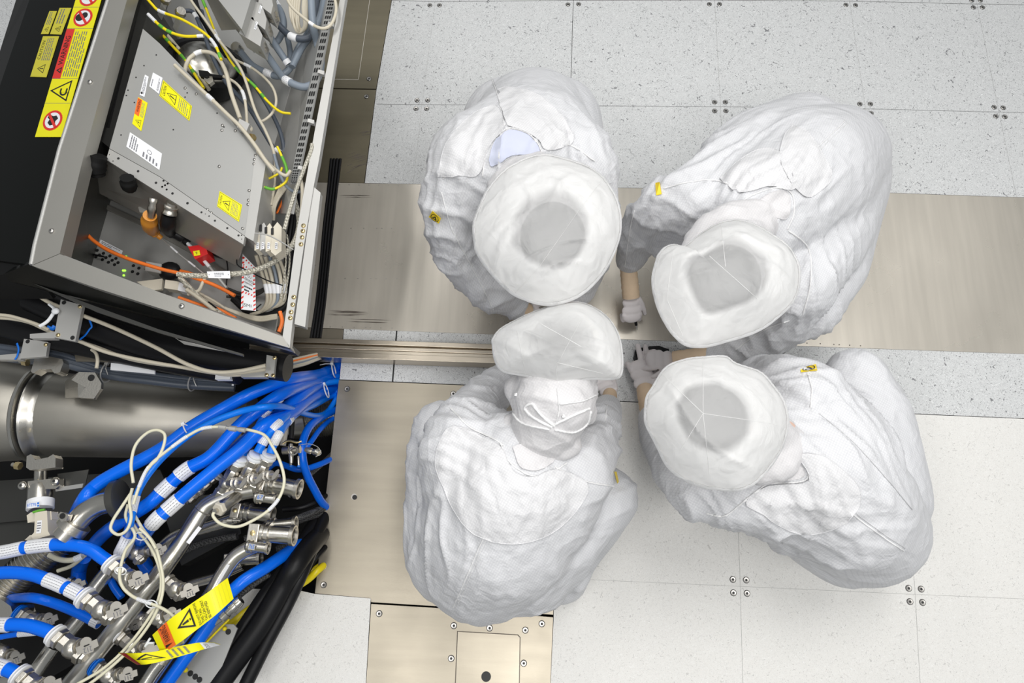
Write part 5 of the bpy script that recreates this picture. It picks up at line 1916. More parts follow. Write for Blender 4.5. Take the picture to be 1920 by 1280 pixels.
# deep dark supports below everything
tag(part('support_beam', None, lambda mb: (mb.ppx([(-60, 905), (300, 880), (330, 950), (-60, 985)], .02, .06, M_DARKG))), 'dark horizontal support beam behind the vertical vacuum tube', 'beam')
tag(part('support_beam', None, lambda mb: (mb.ppx([(300, 940), (440, 920), (452, 1000), (340, 1060)], .0, .06, M_DARKG))), 'dark support beam under the manifold elbow', 'beam')
tag(part('pit_box', None, lambda mb: mb.ppx([(-60, 1180), (180, 1060), (250, 1180), (60, 1290), (-60, 1290)], -.05, .1, M_DARKM), bevel=.004), 'black box deep in the pit under the blue hoses', 'box')
tag(part('pit_box', None, lambda mb: mb.ppx([(-60, 1000), (60, 960), (80, 1040), (-60, 1080)], .0, .1, M_DARKG), bevel=.004), 'dark grey box at the left edge under the ribbed hose', 'box')

# big stainless duct
duct = thing('vacuum_duct', 'large stainless steel duct with a clamped flange running across the left', 'duct')
D0, D1 = P(100, 776, .20), P(470, 796, .12)
dd_ = (D1 - D0).normalized()
part('tube', duct, lambda mb: mb.lathe(D0, dd_, [(0, .136), (.02, .138), (.3, .128), ((D1 - D0).length, .104)], M_DUCT, 48), smooth=60)
Ef = P(75, 775, .20)


def flange_prof(mb):
    mb.lathe(D0 - dd_ * .055, dd_, [(0, .145), (.006, .158), (.016, .160), (.020, .152)], M_INOX, 56)
    mb.lathe(D0 - dd_ * .0355, dd_, [(0, .146), (.010, .146)], M_RUBBER, 56)
    mb.lathe(D0 - dd_ * .026, dd_, [(0, .152), (.004, .158), (.012, .156), (.022, .142), (.04, .137)], M_INOX, 56)


part('flange', duct, flange_prof, smooth=45)
part('cone', duct, lambda mb: mb.lathe(D0 - dd_ * .055, -dd_, [(0, .150), (.03, .156), (.07, .160), (.12, .168), (.2, .170), (.42, .170)], M_DUCT, 56), smooth=60)


def clamp_block(par, q, z, nut):
    t = part('clamp_block', par, lambda mb: mb.ppx(q, z, .035, M_INOX_R), bevel=.004)
    a, b = P(nut[0], nut[1], z - .012), P(nut[0] + 14, nut[1] + 3, z - .012)
    part('nut', t, lambda mb: (mb.lathe(a, b - a, [(-.012, .006), (.0, .006)], M_DUCT, 12), mb.lathe(a, b - a, [(0, .0115), (.014, .0115)], M_BRASS, 6)), smooth=20)


clamp_block(duct, [(66, 667), (74, 664), (117, 673), (119, 680), (112, 698), (102, 700), (96, 692), (74, 692), (62, 700), (58, 696)], .45, (44, 678))
clamp_block(duct, [(50, 855), (58, 851), (66, 862), (90, 857), (100, 851), (104, 858), (104, 876), (56, 881), (49, 876)], .40, (30, 872))
lug = part('lug', duct, lambda mb: (mb.ppx([(134, 712), (148, 697), (178, 698), (190, 718), (189, 728), (176, 747), (146, 745), (160, 726)], .46, .012, M_INOX_R)), bevel=.003)
part('hole', lug, lambda mb: mb.lathe(P(171, 708, .4605), (0, 0, 1), [(0, .010), (.0006, .010)], M_BLACK, 16))
part('gusset', duct, lambda mb: thick(mb, [P(122, 715, .36), P(146, 698, .458), P(160, 726, .458), P(146, 745, .455), P(122, 746, .36)], .006, M_INOX_R))

# bellows at the plate edge
bel = thing('bellows', 'shiny corrugated bellows disappearing under the edge of the floor plate', 'bellows')
b0, b1 = P(556, 792, -.10), P(652, 774, -.125)
pr = []
nb_ = 19
Lb = (b1 - b0).length
for i in range(nb_ * 4 + 1):
    t = i / (nb_ * 4)
    pr.append((Lb * (.18 + .82 * t), .066 + .007 * (1 - abs((t * nb_) % 1 * 2 - 1)) ** .7))
part('corrugation', bel, lambda mb: mb.lathe(b0, b1 - b0, pr, M_INOX, 40), smooth=25)
part('collar', bel, lambda mb: mb.lathe(b0, b1 - b0, [(-.03, .055), (0, .062), (Lb * .17, .066), (Lb * .18, .072)], M_INOX, 40), smooth=50)


def valve(label, a, b, z, k=1.0, knob=None, text=None, collar=M_WHITE, tag_c=None, group=None, ang=-155, zb=None, tsz=1.0):
    t = thing('valve', label, 'valve', group)
    A, B = P(a[0], a[1], z), P(b[0], b[1], z if zb is None else zb)
    d = (B - A)
    L = d.length
    d.normalize()
    R_ = .0185 * k
    if collar:
        part('collar', t, lambda mb: (mb.lathe(A, d, [(0, R_ * 1.1), (.002, R_ * 1.42), (L * .05, R_ * 1.42), (L * .06, R_ * 1.1)], collar, 24),
                                      mb.lathe(A + d * L * .07, d, [(0, R_ * 1.2), (L * .02, R_ * 1.5), (L * .06, R_ * 1.5), (L * .07, R_)], collar, 24)), smooth=40)
    part('hex_nut', t, lambda mb: mb.lathe(A + d * L * .14, d, [(0, R_ * 1.12), (L * .02, R_ * 1.32), (L * .13, R_ * 1.32), (L * .15, R_ * 1.1)], M_INOX_R, 6), smooth=15, bevel=.001)
    part('body', t, lambda mb: (mb.lathe(A + d * L * .29, d, [(0, R_ * .95), (L * .04, R_ * 1.2), (L * .20, R_ * 1.2), (L * .22, R_)], M_INOX_R, 8),
                                mb.ball(A + d * L * .62, (R_ * 1.35, R_ * 1.35, R_ * 1.35), M_INOX_R, 20, 12),
                                mb.lathe(A + d * L * .5, d, [(0, R_ * 1.1), (L * .3, R_ * 1.1)], M_INOX_R, 20)), smooth=35)
    part('hex_end', t, lambda mb: mb.lathe(A + d * L * .78, d, [(0, R_ * 1.1), (L * .03, R_ * 1.3), (L * .16, R_ * 1.3), (L * .18, R_ * 1.0), (L * .24, R_ * .8)], M_INOX_R, 6), smooth=15, bevel=.001)
    if knob:
        C_ = A + d * L * .62
        K = P(knob[0], knob[1], z + .02 * k)
        e = (K - C_)
        Le = e.length
        e.normalize()
        part('stem', t, lambda mb: mb.lathe(C_, e, [(0, R_ * .8), (Le * .4, R_ * .8), (Le * .42, R_ * 1.05), (Le * .5, R_ * 1.05), (Le * .52, R_ * .7), (Le * .6, R_ * .7), (Le * .62, R_ * .95),
                                                    (Le * .7, R_ * .95), (Le * .72, R_ * .6), (Le, R_ * .5)], M_INOX_R, 16), smooth=30)
        s_ = .0215 * k * tsz
        an = radians(ang)
        X = Vector((cos(an), sin(an), .10)).normalized()
        Y = Vector((-sin(an), cos(an), -.1))
        if tag_c == 'wing':
            pts = [(-1.5, .15), (-.9, .5), (.9, .5), (1.5, .15), (1.5, -.15), (.9, -.5), (-.9, -.5), (-1.5, -.15)]
        else:
            pts = [(-1.15, .55), (-1.15, -.25), (-.55, -.25)] + [(.62 * cos(radians(w_)), -.3 + .62 * sin(radians(w_))) for w_ in range(190, 351, 20)] + [(.6, -.25), (1.15, -.25), (1.15, .55), (.6, .6), (.5, .9), (-.5, .9), (-.6, .6)]
        Kt = K + Vector((0, 0, .008))
        q = [Kt + X * x * s_ + Y * y * s_ for x, y in pts]
        pl = part('tag_plate', t, lambda mb: mb.prism(q, .0025, M_TAG), bevel=.0004)
        if text:
            c4 = [Kt + X * x * s_ + Y * y * s_ for x, y in ((-.5, -.12), (.5, -.12), (.5, .8), (-.5, .8))]
            dc_ = Decal(c4, None, .0004)
            if dc_.n.z < 0:
                dc_.n = -dc_.n
            dc_.text(text, .05, .35, .95, .95, M_PRINT, 1)
            dc_.rect(.2, .05, .8, .2, M_BLACK, 1)
            dc_.build('stamped_number', pl)
    return t


# manifold pipes
mA = thing('manifold_pipe', 'long straight stainless manifold pipe running diagonally down the lower left', 'pipe')
pA = spline(pz([(478, 917, .33), (440, 925, .33), (402, 940, .33), (380, 957, .33), (352, 1000, .33), (312, 1058, .33), (262, 1122, .33), (190, 1212, .33), (118, 1300, .33)], .33), 10)
part('tube', mA, lambda mb: mb.tube(pA, .0245, M_INOX, 28), smooth=50)
wv = pA[26]
part('weld', mA, lambda mb: mb.lathe(pA[30], pA[31] - pA[30], [(-.003, .0245), (0, .0262), (.003, .0245)], M_INOX_R, 28), smooth=50)
decal(mA, [(349, 1016), (372, 986), (378, 990), (355, 1020)], M_WHITE, 'pipe_label', None, lambda d: (d.lines(.3, .3, .8, .7, 1, M_PRINT), d.rect(.03, .2, .1, .8, M_BLACK, 1)), None, .3565)
mB = thing('manifold_pipe', 'second stainless manifold pipe with an elbow, right of the long one', 'pipe')
pB = spline(pz([(480, 1022), (462, 1030), (440, 1045), (418, 1075), (395, 1115), (365, 1160), (318, 1220), (262, 1300)], .30), 10)
part('tube', mB, lambda mb: mb.tube(pB, .0215, M_INOX, 28), smooth=50)
decal(mB, [(406, 1090), (426, 1056), (431, 1059), (411, 1093)], M_WHITE, 'pipe_label', None, lambda d: (d.rect(.03, .2, .1, .8, M_BLACK, 1), d.rect(.8, .3, .85, .7, M_BLACK, 1)), None, .324)
pipe('short stainless pipe stub crossing behind the uppermost left valve', [(205, 1068), (180, 1100), (168, 1118)], .2, .022)
pipe('stainless pipe behind the blue hose with a white end label', [(160, 1145), (138, 1172), (118, 1195)], .2, .024)
pipe('stainless pipe at the left between the lowest two labelled valves', [(100, 1212), (80, 1240), (58, 1272)], .22, .022)
pipe('dull stainless pipe parallel below the manifold elbow', [(455, 965), (420, 978), (380, 990), (330, 1005), (290, 1040)], .22, .019)
pipe('dark stainless pipe passing behind the yellow tag', [(455, 1060), (410, 1080), (360, 1095), (320, 1115)], .18, .014)
pipe('stainless pipe at the bottom edge under the yellow tags', [(302, 1240), (285, 1262), (262, 1300)], .34, .018)
pipe('pipe stub left of the black pit box', [(-10, 1290), (20, 1272), (45, 1262)], .24, .02)

VG = 'labelled ball valves on the manifold'
valve('ball valve with stamped tag, uppermost of the left row at the white-labelled hose', (205, 1053), (262, 1103), .42, 1.05, (262, 1084), '211', group=VG)
valve('ball valve with stamped tag, second down the left row', (154, 1116), (214, 1160), .42, 1.1, (222, 1142), '211', group=VG)
valve('ball valve with stamped tag, third down the left row', (99, 1187), (160, 1232), .42, 1.1, (166, 1209), '212', group=VG)
valve('ball valve at the bottom left corner, lowest of the left row', (33, 1262), (92, 1305), .42, 1.1, (98, 1282), '213', group=VG)
valve('ball valve half hidden behind the second blue hose, tag showing', (120, 1086), (170, 1112), .20, .8, (150, 1094), '214', None, group=VG)
valve('ball valve with large tag between the second and third blue hoses', (32, 1148), (80, 1172), .26, .95, (95, 1160), '215', M_TIEB, group=VG)
valve('ball valve with large tag above the lowest blue hose', (-20, 1212), (20, 1232), .26, .95, (33, 1232), '211', None, group=VG)
valve('ball valve right of the long pipe, uppermost, under the cream cables', (305, 1083), (345, 1117), .36, 1.0, (357, 1106), '217', None, group=VG)
valve('ball valve right of the long pipe, behind the folded yellow tag', (278, 1140), (312, 1168), .34, .95, (326, 1150), '216', None, group=VG)
valve('ball valve with a white collar under the two cream cables', (222, 1188), (262, 1222), .32, .95, (285, 1216), None, group=VG)
valve('ball valve with a clear stamped tag at the bottom edge', (176, 1248), (222, 1276), .33, .95, (243, 1262), '211', M_TIEB, group=VG, ang=-163)
valve('ball valve near the stacked white washers, tilted tag', (232, 1010), (268, 1052), .30, .9, (300, 1030), '218', None, group=VG)
valve('ball valve low beside the cream coil, tag face up', (250, 1150), (272, 1165), .24, .8, (256, 1170), '219', None, group=VG)

TG = 'upright valves with white collars'
for (a, b, kn, lab) in [((452, 856), (408, 935), (458, 905), 'leftmost of the three upright valves with winged handles'), ((482, 850), (444, 925), (487, 897), 'middle of the three upright valves with winged handles'),
                        ((507, 848), (470, 920), (518, 890), 'rightmost of the three upright valves with winged handles')]:
    valve(lab, a, b, .40, .85, kn, None, M_TIE, 'wing', TG, 60, .33, .62)
valve('dim valve under the thick blue hoses, left of the three upright ones', (410, 885), (350, 940), .22, .8, None, None, M_TIE, None, TG)


def coupling(label, a, b, z, r, open_=True, clampat=True, zb=None, text=None, group='quick couplings at the pit edge'):
    t = thing('quick_coupling', label, 'coupling', group)
    A, B = P(a[0], a[1], z), P(b[0], b[1], z if zb is None else zb)
    d = B - A
    L = d.length
    d.normalize()
    part('body', t, lambda mb: mb.lathe(A, d, [(0, r * .8), (L * .08, r * 1.12), (L * .16, r * 1.12), (L * .17, r * .95), (L * .25, r * .95), (L * .26, r * 1.1), (L * .3, r * 1.1), (L * .31, r * .82), (L * .9, r * .82)], M_INOX, 30), smooth=30)
    part('rim', t, lambda mb: mb.lathe(A + d * L * .88, d, [(0, r * .84), (.001, r), (L * .12, r * 1.02), (L * .122, r * .82), (L * .04, r * .78)], M_INOX_R, 30, caps=False), smooth=30)
    part('inner_seat', t, lambda mb: (mb.lathe(A + d * L * .9, d, [(0, r * .8), (L * .02, r * .5), (L * .06, r * .3)], M_DARKG, 20)), smooth=40)
    if clampat:
        c = A + d * L * .05
        s_ = d.cross(Vector((0, 0, 1))).normalized()
        blk = part('clamp', t, lambda mb: mb.box(c + Vector((0, 0, r * .55)) - d * r * .5, (d * r * .55, s_ * r * .9, Vector((0, 0, r * .6))), M_INOX_R), bevel=.003)
        part('bolt', blk, lambda mb: mb.lathe(c + Vector((0, 0, r * 1.15)) - d * r * .5, (0, 0, 1), [(0, r * .28), (.002, r * .26), (.003, r * .12)], M_BRASS, 12), smooth=40)
    if text:
        s_ = d.cross(Vector((0, 0, 1))).normalized()
        o = A + d * L * .2 + Vector((0, 0, r * 1.16))
        q = [o - s_ * r * -.5 - d * r * .0, o + d * L * .3 + s_ * r * .5, o + d * L * .3 - s_ * r * .5, o - s_ * r * .5]
        dc_ = Decal(q, M_GREY_L, .0005)
        dc_.text(text, .1, .15, .9, .85, M_TIEB, 1)
        dc_.build('number_plate', t)
    return t


coupling('large open coupling on the upper row, nearest the beige cable bend', (500, 905), (562, 917), .30, .030)
coupling('dim coupling below the first large one, half in shadow', (452, 958), (512, 966), .22, .026)
coupling('large open coupling on the lower row beside the braided hoses', (488, 1000), (553, 1004), .30, .030)
coupling('small coupling joined to the manifold elbow under the first large one', (478, 931), (519, 936), .36, .017, clampat=False, text='67')
coupling('small numbered coupling on the second pipe elbow', (462, 1023), (504, 1028), .34, .017, clampat=False, text='765')
coupling('coupling with a clear sleeve behind the lower large one', (500, 985), (556, 980), .24, .020, clampat=False)
coupling('dark knurled coupling beneath the second pipe elbow', (436, 1050), (490, 1046), .18, .022)
sm = thing('thermo_well', 'thin steel fitting with ribs below the manifold elbow', 'fitting')
part('stem', sm, lambda mb: mb.lathe(P(418, 976, .30), P(460, 975, .30) - P(418, 976, .30), [(0, .002), (.012, .003), (.014, .007), (.03, .007), (.031, .004), (.04, .004), (.041, .007), (.044, .007), (.045, .004), (.05, .004), (.051, .006), (.054, .006), (.055, .004)], M_INOX_R, 14), smooth=30)
el = thing('sensor_fitting', 'large white-faced hexagonal sensor fitting where the cream cable enters', 'fitting')
part('barrel', el, lambda mb: mb.lathe(P(445, 930, .35), P(408, 956, .40) - P(445, 930, .35), [(0, .016), (.05, .019), (.07, .019)], M_INOX, 24), smooth=40)
part('hex', el, lambda mb: mb.lathe(P(416, 951, .39), P(404, 958, .41) - P(416, 951, .39), [(0, .019), (.003, .021), (.014, .021), (.017, .018)], M_IVORY, 6), smooth=10, bevel=.001)
part('gland', el, lambda mb: mb.lathe(P(406, 957, .405), P(400, 960, .42) - P(406, 957, .405), [(0, .007), (.01, .007)], M_INOX_R, 10))
# clamped elbow pipe left
ep = thing('clamped_elbow', 'stainless elbow pipe with a bolted band clamp above the ribbed hose', 'pipe')
part('tube', ep, lambda mb: mb.tube(spline(pz([(118, 1008), (138, 985), (162, 960), (188, 945), (222, 938)], .42), 8), .030, M_INOX, 28), smooth=50)
part('band_clamp', ep, lambda mb: mb.lathe(P(138, 986, .42), P(120, 1006, .42) - P(138, 986, .42), [(-.014, .037), (-.012, .043), (.012, .043), (.014, .037)], M_INOX_R, 30), smooth=40)
tb = part('clamp_tab', ep, lambda mb: mb.ppx([(106, 966), (114, 959), (128, 964), (124, 976), (115, 978)], .475, .02, M_INOX_R), bevel=.003)
part('tab_hole', tb, lambda mb: mb.lathe(P(117, 967, .4755), (0, 0, 1), [(0, .008), (.0006, .008)], M_BLACK, 14))
part('flange_disc', ep, lambda mb: mb.lathe(P(214, 938, .40), P(232, 934, .40) - P(214, 938, .40), [(0, .052), (.004, .056), (.022, .056), (.026, .050)], M_DARKG, 36), smooth=40)
# ribbed hose
rh = thing('ribbed_hose', 'stainless ribbed vacuum hose at the left edge, below the clamped elbow', 'hose')
pts_r = spline(pz([(122, 1004), (98, 1026), (66, 1052), (34, 1080), (8, 1108)], .18), 26)
part('corrugation', rh, lambda mb: mb.tube(pts_r, .047, M_INOX, 28, prof=lambda i: 1 + .13 * (1 if i % 5 in (0, 1) else -.5 if i % 5 == 3 else .2)), smooth=25)
part('end_sleeve', rh, lambda mb: mb.lathe(P(14, 1102, .18), P(-10, 1125, .18) - P(14, 1102, .18), [(0, .046), (.004, .050), (.09, .050)], M_INOX, 28), smooth=40)
part('end_block', rh, lambda mb: mb.ppx([(-30, 1120), (0, 1122), (20, 1136), (24, 1150), (8, 1165), (-30, 1168)], .26, .1, M_INOX_R), bevel=.012)

# vertical gauge with beige head
gt = thing('vacuum_gauge', 'upright gauge tube with blue-printed white label and beige plug head', 'gauge')
part('tube', gt, lambda mb: (mb.lathe(P(77, 872, .30), P(76, 960, .34) - P(77, 872, .30), [(0, .018), (.075, .018), (.077, .034), (.14, .034), (.155, .030)], M_INOX, 28)), smooth=35)
bd_ = part('bracket_band', gt, lambda mb: mb.ppx([(52, 902), (104, 896), (112, 896), (112, 910), (104, 916), (52, 917)], .345, .02, M_INOX_R), bevel=.004)
for u, v in [(42, 910), (104, 902)]:
    bolt(bd_, u, v, .348, .013, .008, M_INOX, 'hex_socket_bolt')
part('label_band', gt, lambda mb: mb.tube([P(76, 946, .345) + (P(76.5, 938, .343) - P(76, 946, .345)) * t for t in (-1.0, -.3, .4, 1)], .0355, M_WHITE, 28), smooth=40)
decal(gt, [(52, 953), (74, 950), (74, 940), (52, 943)], M_WHITE, 'label_print', None, lambda d: (d.text('ETTPB', .0, .25, .75, .85, M_TIEB), d.rect(.82, .55, .98, .9, M_TIEB), d.rect(.82, .1, .98, .4, M_TIEB)), None, .384)
part('plug_head', gt, lambda mb: mb.ppx([(66, 960), (88, 957), (90, 995), (94, 1003), (62, 1012), (58, 1004), (64, 998)], .40, .05, M_IVORY), bevel=.004)
part('plug_wings', gt, lambda mb: mb.ppx([(50, 966), (58, 960), (96, 958), (97, 974), (60, 978), (52, 980)], .385, .03, M_IVORY), bevel=.003)
part('plug_rail', gt, lambda mb: mb.ppx([(46, 1012), (56, 1003), (90, 1002), (94, 1006), (60, 1014)], .385, .03, M_IVORY), bevel=.002)
decal(gt, [(68, 1000), (77, 999), (79, 975), (70, 976)], M_WHITE, 'white_label', None, lambda d: d.lines(.1, .1, .9, .9, 4, M_PRINT), None, .4008)
part('green_seal', gt, lambda mb: mb.tube(spline(pz([(62, 960), (72, 957), (84, 955)], .40), 4), .0035, M_GREEN, 8), smooth=50)
tag(part('mounting_plate', None, lambda mb: (mb.ppx([(108, 888), (166, 880), (160, 908), (108, 918)], .32, .004, M_DARKG), mb.ppx([(104, 914), (156, 906), (154, 914), (104, 921)], .325, .004, M_GREY)), bevel=.001),
    'dark mounting plate to the right of the gauge bracket', 'bracket')

# ---------------------------------------------------------------- blue hoses
HB = .40


def hose(label, path, z, r, bands=(), m=None, group=None, **kw):
    return cable(label, path, z, r, m or M_BLUE, bands, 'hose', 'hose', group, 10, 18, **kw)


hose('topmost thick blue hose, curving along the steel duct to its white tie', [(650, 678, -.06), (625, 690, .10), (598, 702, .28), (540, 712), (472, 737), (420, 765), (360, 800), (300, 843), (215, 888), (178, 912), (155, 940), (130, 990, .2)], HB, .0195)
hose('thick blue hose just below the topmost one, with two white labels', [(655, 696, -.06), (628, 706, .12), (590, 715, .26), (535, 735), (485, 768), (445, 802), (395, 855), (350, 880), (310, 915), (278, 945), (230, 975, .36), (185, 1010, .26), (150, 1060, .12), (146, 1090, .05)], HB, .0195,
     [(345, 879, .045), (308, 911, .045)])
hose('thick blue hose with a long white label near the steel manifold', [(655, 720, -.06), (625, 728, .12), (585, 745, .3), (545, 775), (500, 795), (455, 838), (405, 878), (360, 915), (320, 950), (292, 975), (272, 1000, .36), (258, 1030, .2), (275, 1060, .1)], HB + .02, .0195,
     [(325, 946, .05), (291, 976, .045)])
hose('blue hose between the two thick ones, seen deep in the bundle', [(650, 705, -.08), (610, 715, .1), (560, 745, .24), (505, 790, .32), (455, 830, .33), (400, 880, .33), (340, 930, .3), (300, 965, .28)], .32, .0185)
hose('blue hose feeding the leftmost upright valve, white label at the bend', [(655, 712, -.06), (600, 720, .22), (548, 732), (520, 752), (500, 772), (484, 800), (468, 828), (454, 856)], .38, .011, [(519, 753, .032), (498, 776, .032)], M_BLUE_L)
hose('blue hose feeding the middle upright valve, two white labels near its end', [(655, 735, -.06), (620, 735, .2), (575, 752, .34), (545, 772), (518, 798), (498, 822), (483, 848)], .41, .013, [(517, 797, .035), (496, 825, .03)], M_BLUE_L)
hose('blue hose feeding the rightmost upright valve, ending in a silver clip', [(655, 742, -.06), (622, 742, .16), (590, 758, .3), (560, 772), (540, 790), (524, 812), (512, 835), (507, 850)], .42, .012, [(541, 789, .03), (518, 822, .035)], M_BLUE_L)
hose('slim blue hose waving over the bundle and back under the plate', [(650, 715, -.05), (632, 745, .1), (615, 770, .25), (596, 779), (570, 775), (535, 763), (500, 762), (455, 770), (405, 788), (360, 812), (318, 845), (285, 880), (262, 915), (252, 945), (244, 985), (238, 1010, .3)], .46, .0095,
     [(252, 944, .05)], M_BLUE_L)
hose('blue hose dropping from the plate edge in an S beside the bellows', [(655, 758, -.05), (630, 768, .05), (606, 780), (582, 798), (568, 828), (568, 862), (576, 890), (590, 918, .2), (604, 942, .05), (625, 962, -.06)], .26, .013)
hose('dark blue hose hidden behind the S-shaped one', [(650, 775, -.06), (622, 786, .02), (600, 805), (580, 832), (560, 850)], .12, .009)
hose('blue hose low behind the small black fitting cluster', [(640, 850, -.08), (600, 870), (560, 880), (520, 868), (500, 880)], .10, .010)
hose('blue hose entering at the left edge, with two long white labels, to the uppermost valve', [(-30, 1040), (10, 1034), (50, 1026), (95, 1021), (140, 1022), (170, 1030), (192, 1045), (207, 1055)], .42, .0175, [(75, 1023, .07), (18, 1033, .075)])
hose('blue hose from the left edge to the second valve, bent with a white label', [(-30, 1076), (20, 1073), (60, 1077), (95, 1089), (125, 1102), (155, 1117)], .42, .0175, [(104, 1093, .06), (140, 1109, .04)])
hose('dark blue hose diving between the valves, grey label at its end', [(20, 1122, .2), (60, 1120), (100, 1130), (140, 1146), (172, 1162), (186, 1169)], .30, .014, [(181, 1167, .03)])
hose('blue hose from the left edge to the third valve, short white label', [(-30, 1172), (10, 1171), (50, 1172), (80, 1180), (101, 1188)], .42, .0175, [(8, 1171, .035)])
hose('slim blue hose with a grey printed label just below the third one', [(-30, 1200), (0, 1194), (30, 1189), (60, 1186), (88, 1184)], .34, .0075, [(50, 1187, .05)])
hose('blue hose at the lower left corner ending in a white collar', [(-40, 1240), (-10, 1247), (15, 1255), (35, 1264)], .42, .018, [(3, 1250, .03)])
hose('dark blue hose rising from the pit behind the leftmost labels', [(158, 1045, .2), (150, 1065), (148, 1088), (152, 1100)], .12, .02)
hose('blue hose end poking out left of the labelled manifold valve', [(206, 1085), (215, 1102), (228, 1120)], .18, .011)
hose('short thick blue hose with a printed label beside the cream coil', [(248, 985, .36), (240, 1010), (228, 1035), (222, 1050, .28)], .34, .0185, [(235, 1020, .055)])
hose('blue hose going down from the short thick one to the pit', [(268, 1012, .2), (262, 1035), (272, 1062), (290, 1080)], .14, .018)
hose('long blue hose on the right, passing under the folded yellow tag', [(640, 985, -.08), (590, 1005, .0), (545, 1032, .14), (500, 1062, .22), (455, 1090), (420, 1125), (395, 1165), (368, 1205), (335, 1250), (300, 1300)], .26, .019)
# black cables and sleeves on the right of the pit
cable('thick black cable, outermost, curving over the pale tile', [(640, 900, -.12), (600, 990, .02), (572, 1060), (540, 1130), (500, 1205), (455, 1295)], .13, .021, M_RUBBER, seg=18)
cable('thickest black hose beside the outermost black cable', [(600, 1000, .0), (560, 1050), (530, 1100), (490, 1170), (440, 1240), (390, 1310)], .15, .034, M_RUBBER, seg=20)
cable('black cable inside, next to the perforated bracket', [(590, 980, .0), (545, 1050), (500, 1110), (460, 1170), (420, 1230), (370, 1300)], .12, .022, M_RUBBER, seg=18)
cable('slim black cable lying between the two thick ones over the white gap', [(560, 1080), (525, 1130), (505, 1160), (470, 1200)], .16, .006, M_RUBBER)
cable('black mesh sleeve running right from the couplings, upper', [(440, 1035, .1), (500, 1000, .1), (560, 975, .06), (645, 950, -.08)], .1, .012, M_BRAIDK, seg=14)
cable('black mesh sleeve running right from the couplings, middle', [(460, 1010, .1), (520, 985, .1), (575, 965, .06), (645, 935, -.08)], .12, .012, M_BRAIDK, seg=14)
cable('black mesh sleeve just left of the blue S hose', [(540, 930, .1), (575, 895, .08), (605, 868, .03), (645, 830, -.1)], .1, .009, M_BRAIDK, seg=14)
cable('black mesh sleeve at the bottom of the pit near the plate', [(520, 1030, .05), (560, 1010, .05), (590, 985, .0), (645, 955, -.1)], .06, .013, M_BRAIDK, seg=14)
cable('mesh sleeve passing left under the manifold pipe', [(300, 1060, .1), (350, 1030), (400, 1012), (445, 1005)], .1, .012, M_BRAIDK, seg=14)
cable('black mesh sleeve with a plug beside the yellow cable', [(425, 1140, .2), (450, 1115), (480, 1092), (505, 1075)], .18, .010, M_BRAIDK, seg=14)
cable('glossy black cable deep between sleeve and plate', [(645, 1000, -.12), (600, 1035), (570, 1080), (545, 1110)], .02, .010, M_RUBBER)
cable('glossy black cable above the mesh sleeves', [(645, 900, -.12), (610, 930, .0), (570, 950, .05), (530, 955)], .06, .009, M_RUBBER)
cable('bright yellow cable emerging under the floor plate corner', [(620, 1050, -.04), (597, 1068), (575, 1088), (540, 1108), (505, 1125, .02), (470, 1140, .04), (445, 1160, .06), (425, 1175, .06)], .02, .012, M_YELLOW, [])
cable('second yellow cable tight against the first', [(625, 1040, -.06), (598, 1060, -.01), (572, 1078), (540, 1098), (510, 1115)], .01, .008, M_YELLOW)
cable('thin yellow cable running down along the perforated bracket', [(430, 1160), (400, 1190), (370, 1222), (345, 1250), (320, 1290)], .22, .0035, M_YELLOW)
# bracket
br = thing('perforated_bracket', 'grey perforated metal bracket between the blue hose and the black cables', 'bracket')
part('plate', br, lambda mb: mb.ppx([(438, 1170), (445, 1178), (436, 1200), (400, 1290), (300, 1330), (345, 1250), (372, 1210), (420, 1170)], .18, .006, M_GREY), bevel=.001)
part('slots', br, lambda mb: [mb.lathe(P(u, v, .1805), (0, 0, 1), [(0, .0085), (.0005, .0085)], M_BLACK, 12) for u, v in [(428, 1184), (357, 1262), (366, 1268), (374, 1274)]])
for u, v in [(421, 1178), (348, 1256)]:
    part('yellow_cap', br, lambda mb: mb.ball(P(u, v, .186), .007, M_YELLOW, 12, 8), smooth=80)
pg = thing('bayonet_plug', 'chrome bayonet plug on a mesh sleeve beside the yellow cable', 'plug')
part('shell', pg, lambda mb: mb.lathe(P(452, 1124, .26), P(405, 1168, .26) - P(452, 1124, .26), [(0, .014), (.012, .017), (.018, .017), (.019, .014), (.03, .016), (.036, .016), (.037, .012), (.05, .012), (.052, .015), (.07, .015), (.075, .010), (.095, .006)], M_INOX, 24), smooth=30)

# ---------------------------------------------------------------- cream sensor cables
cable('cream cable arching from its clear connector down to the white-faced fitting', [(440, 803), (468, 806), (495, 815), (510, 835), (525, 865), (533, 900), (525, 930), (505, 955), (475, 975), (445, 987), (415, 982), (400, 968), (401, 960)], .52, .0042, M_CREAM, [(513, 948, .04)])
cable('cream cable from the white sleeve across the thick hoses to the clear connector', [(440, 803), (410, 800), (380, 803), (355, 815), (330, 832), (300, 855), (283, 870), (270, 890), (258, 920), (250, 945)], .53, .0042, M_CREAM, [(388, 802, .03), (337, 827, .05), (268, 892, .06)])
part('clear_connector', None, lambda mb: mb.lathe(P(410, 800, .535), P(459, 806, .535) - P(410, 800, .535), [(0, .004), (.002, .007), (.022, .007), (.023, .005), (.03, .005), (.031, .008), (.05, .008), (.052, .005), (.06, .007), (.075, .007), (.077, .004)], M_GREY_L, 12), smooth=30)
tag(COL.objects['clear_connector'], 'clear inline connector joining the two cream cables over the blue hoses', 'connector')
cable('cream cable loop over the topmost blue hose', [(250, 905), (246, 870), (254, 835), (275, 812), (295, 806), (309, 815), (306, 838), (295, 860), (283, 872), (270, 890)], .53, .0042, M_CREAM)
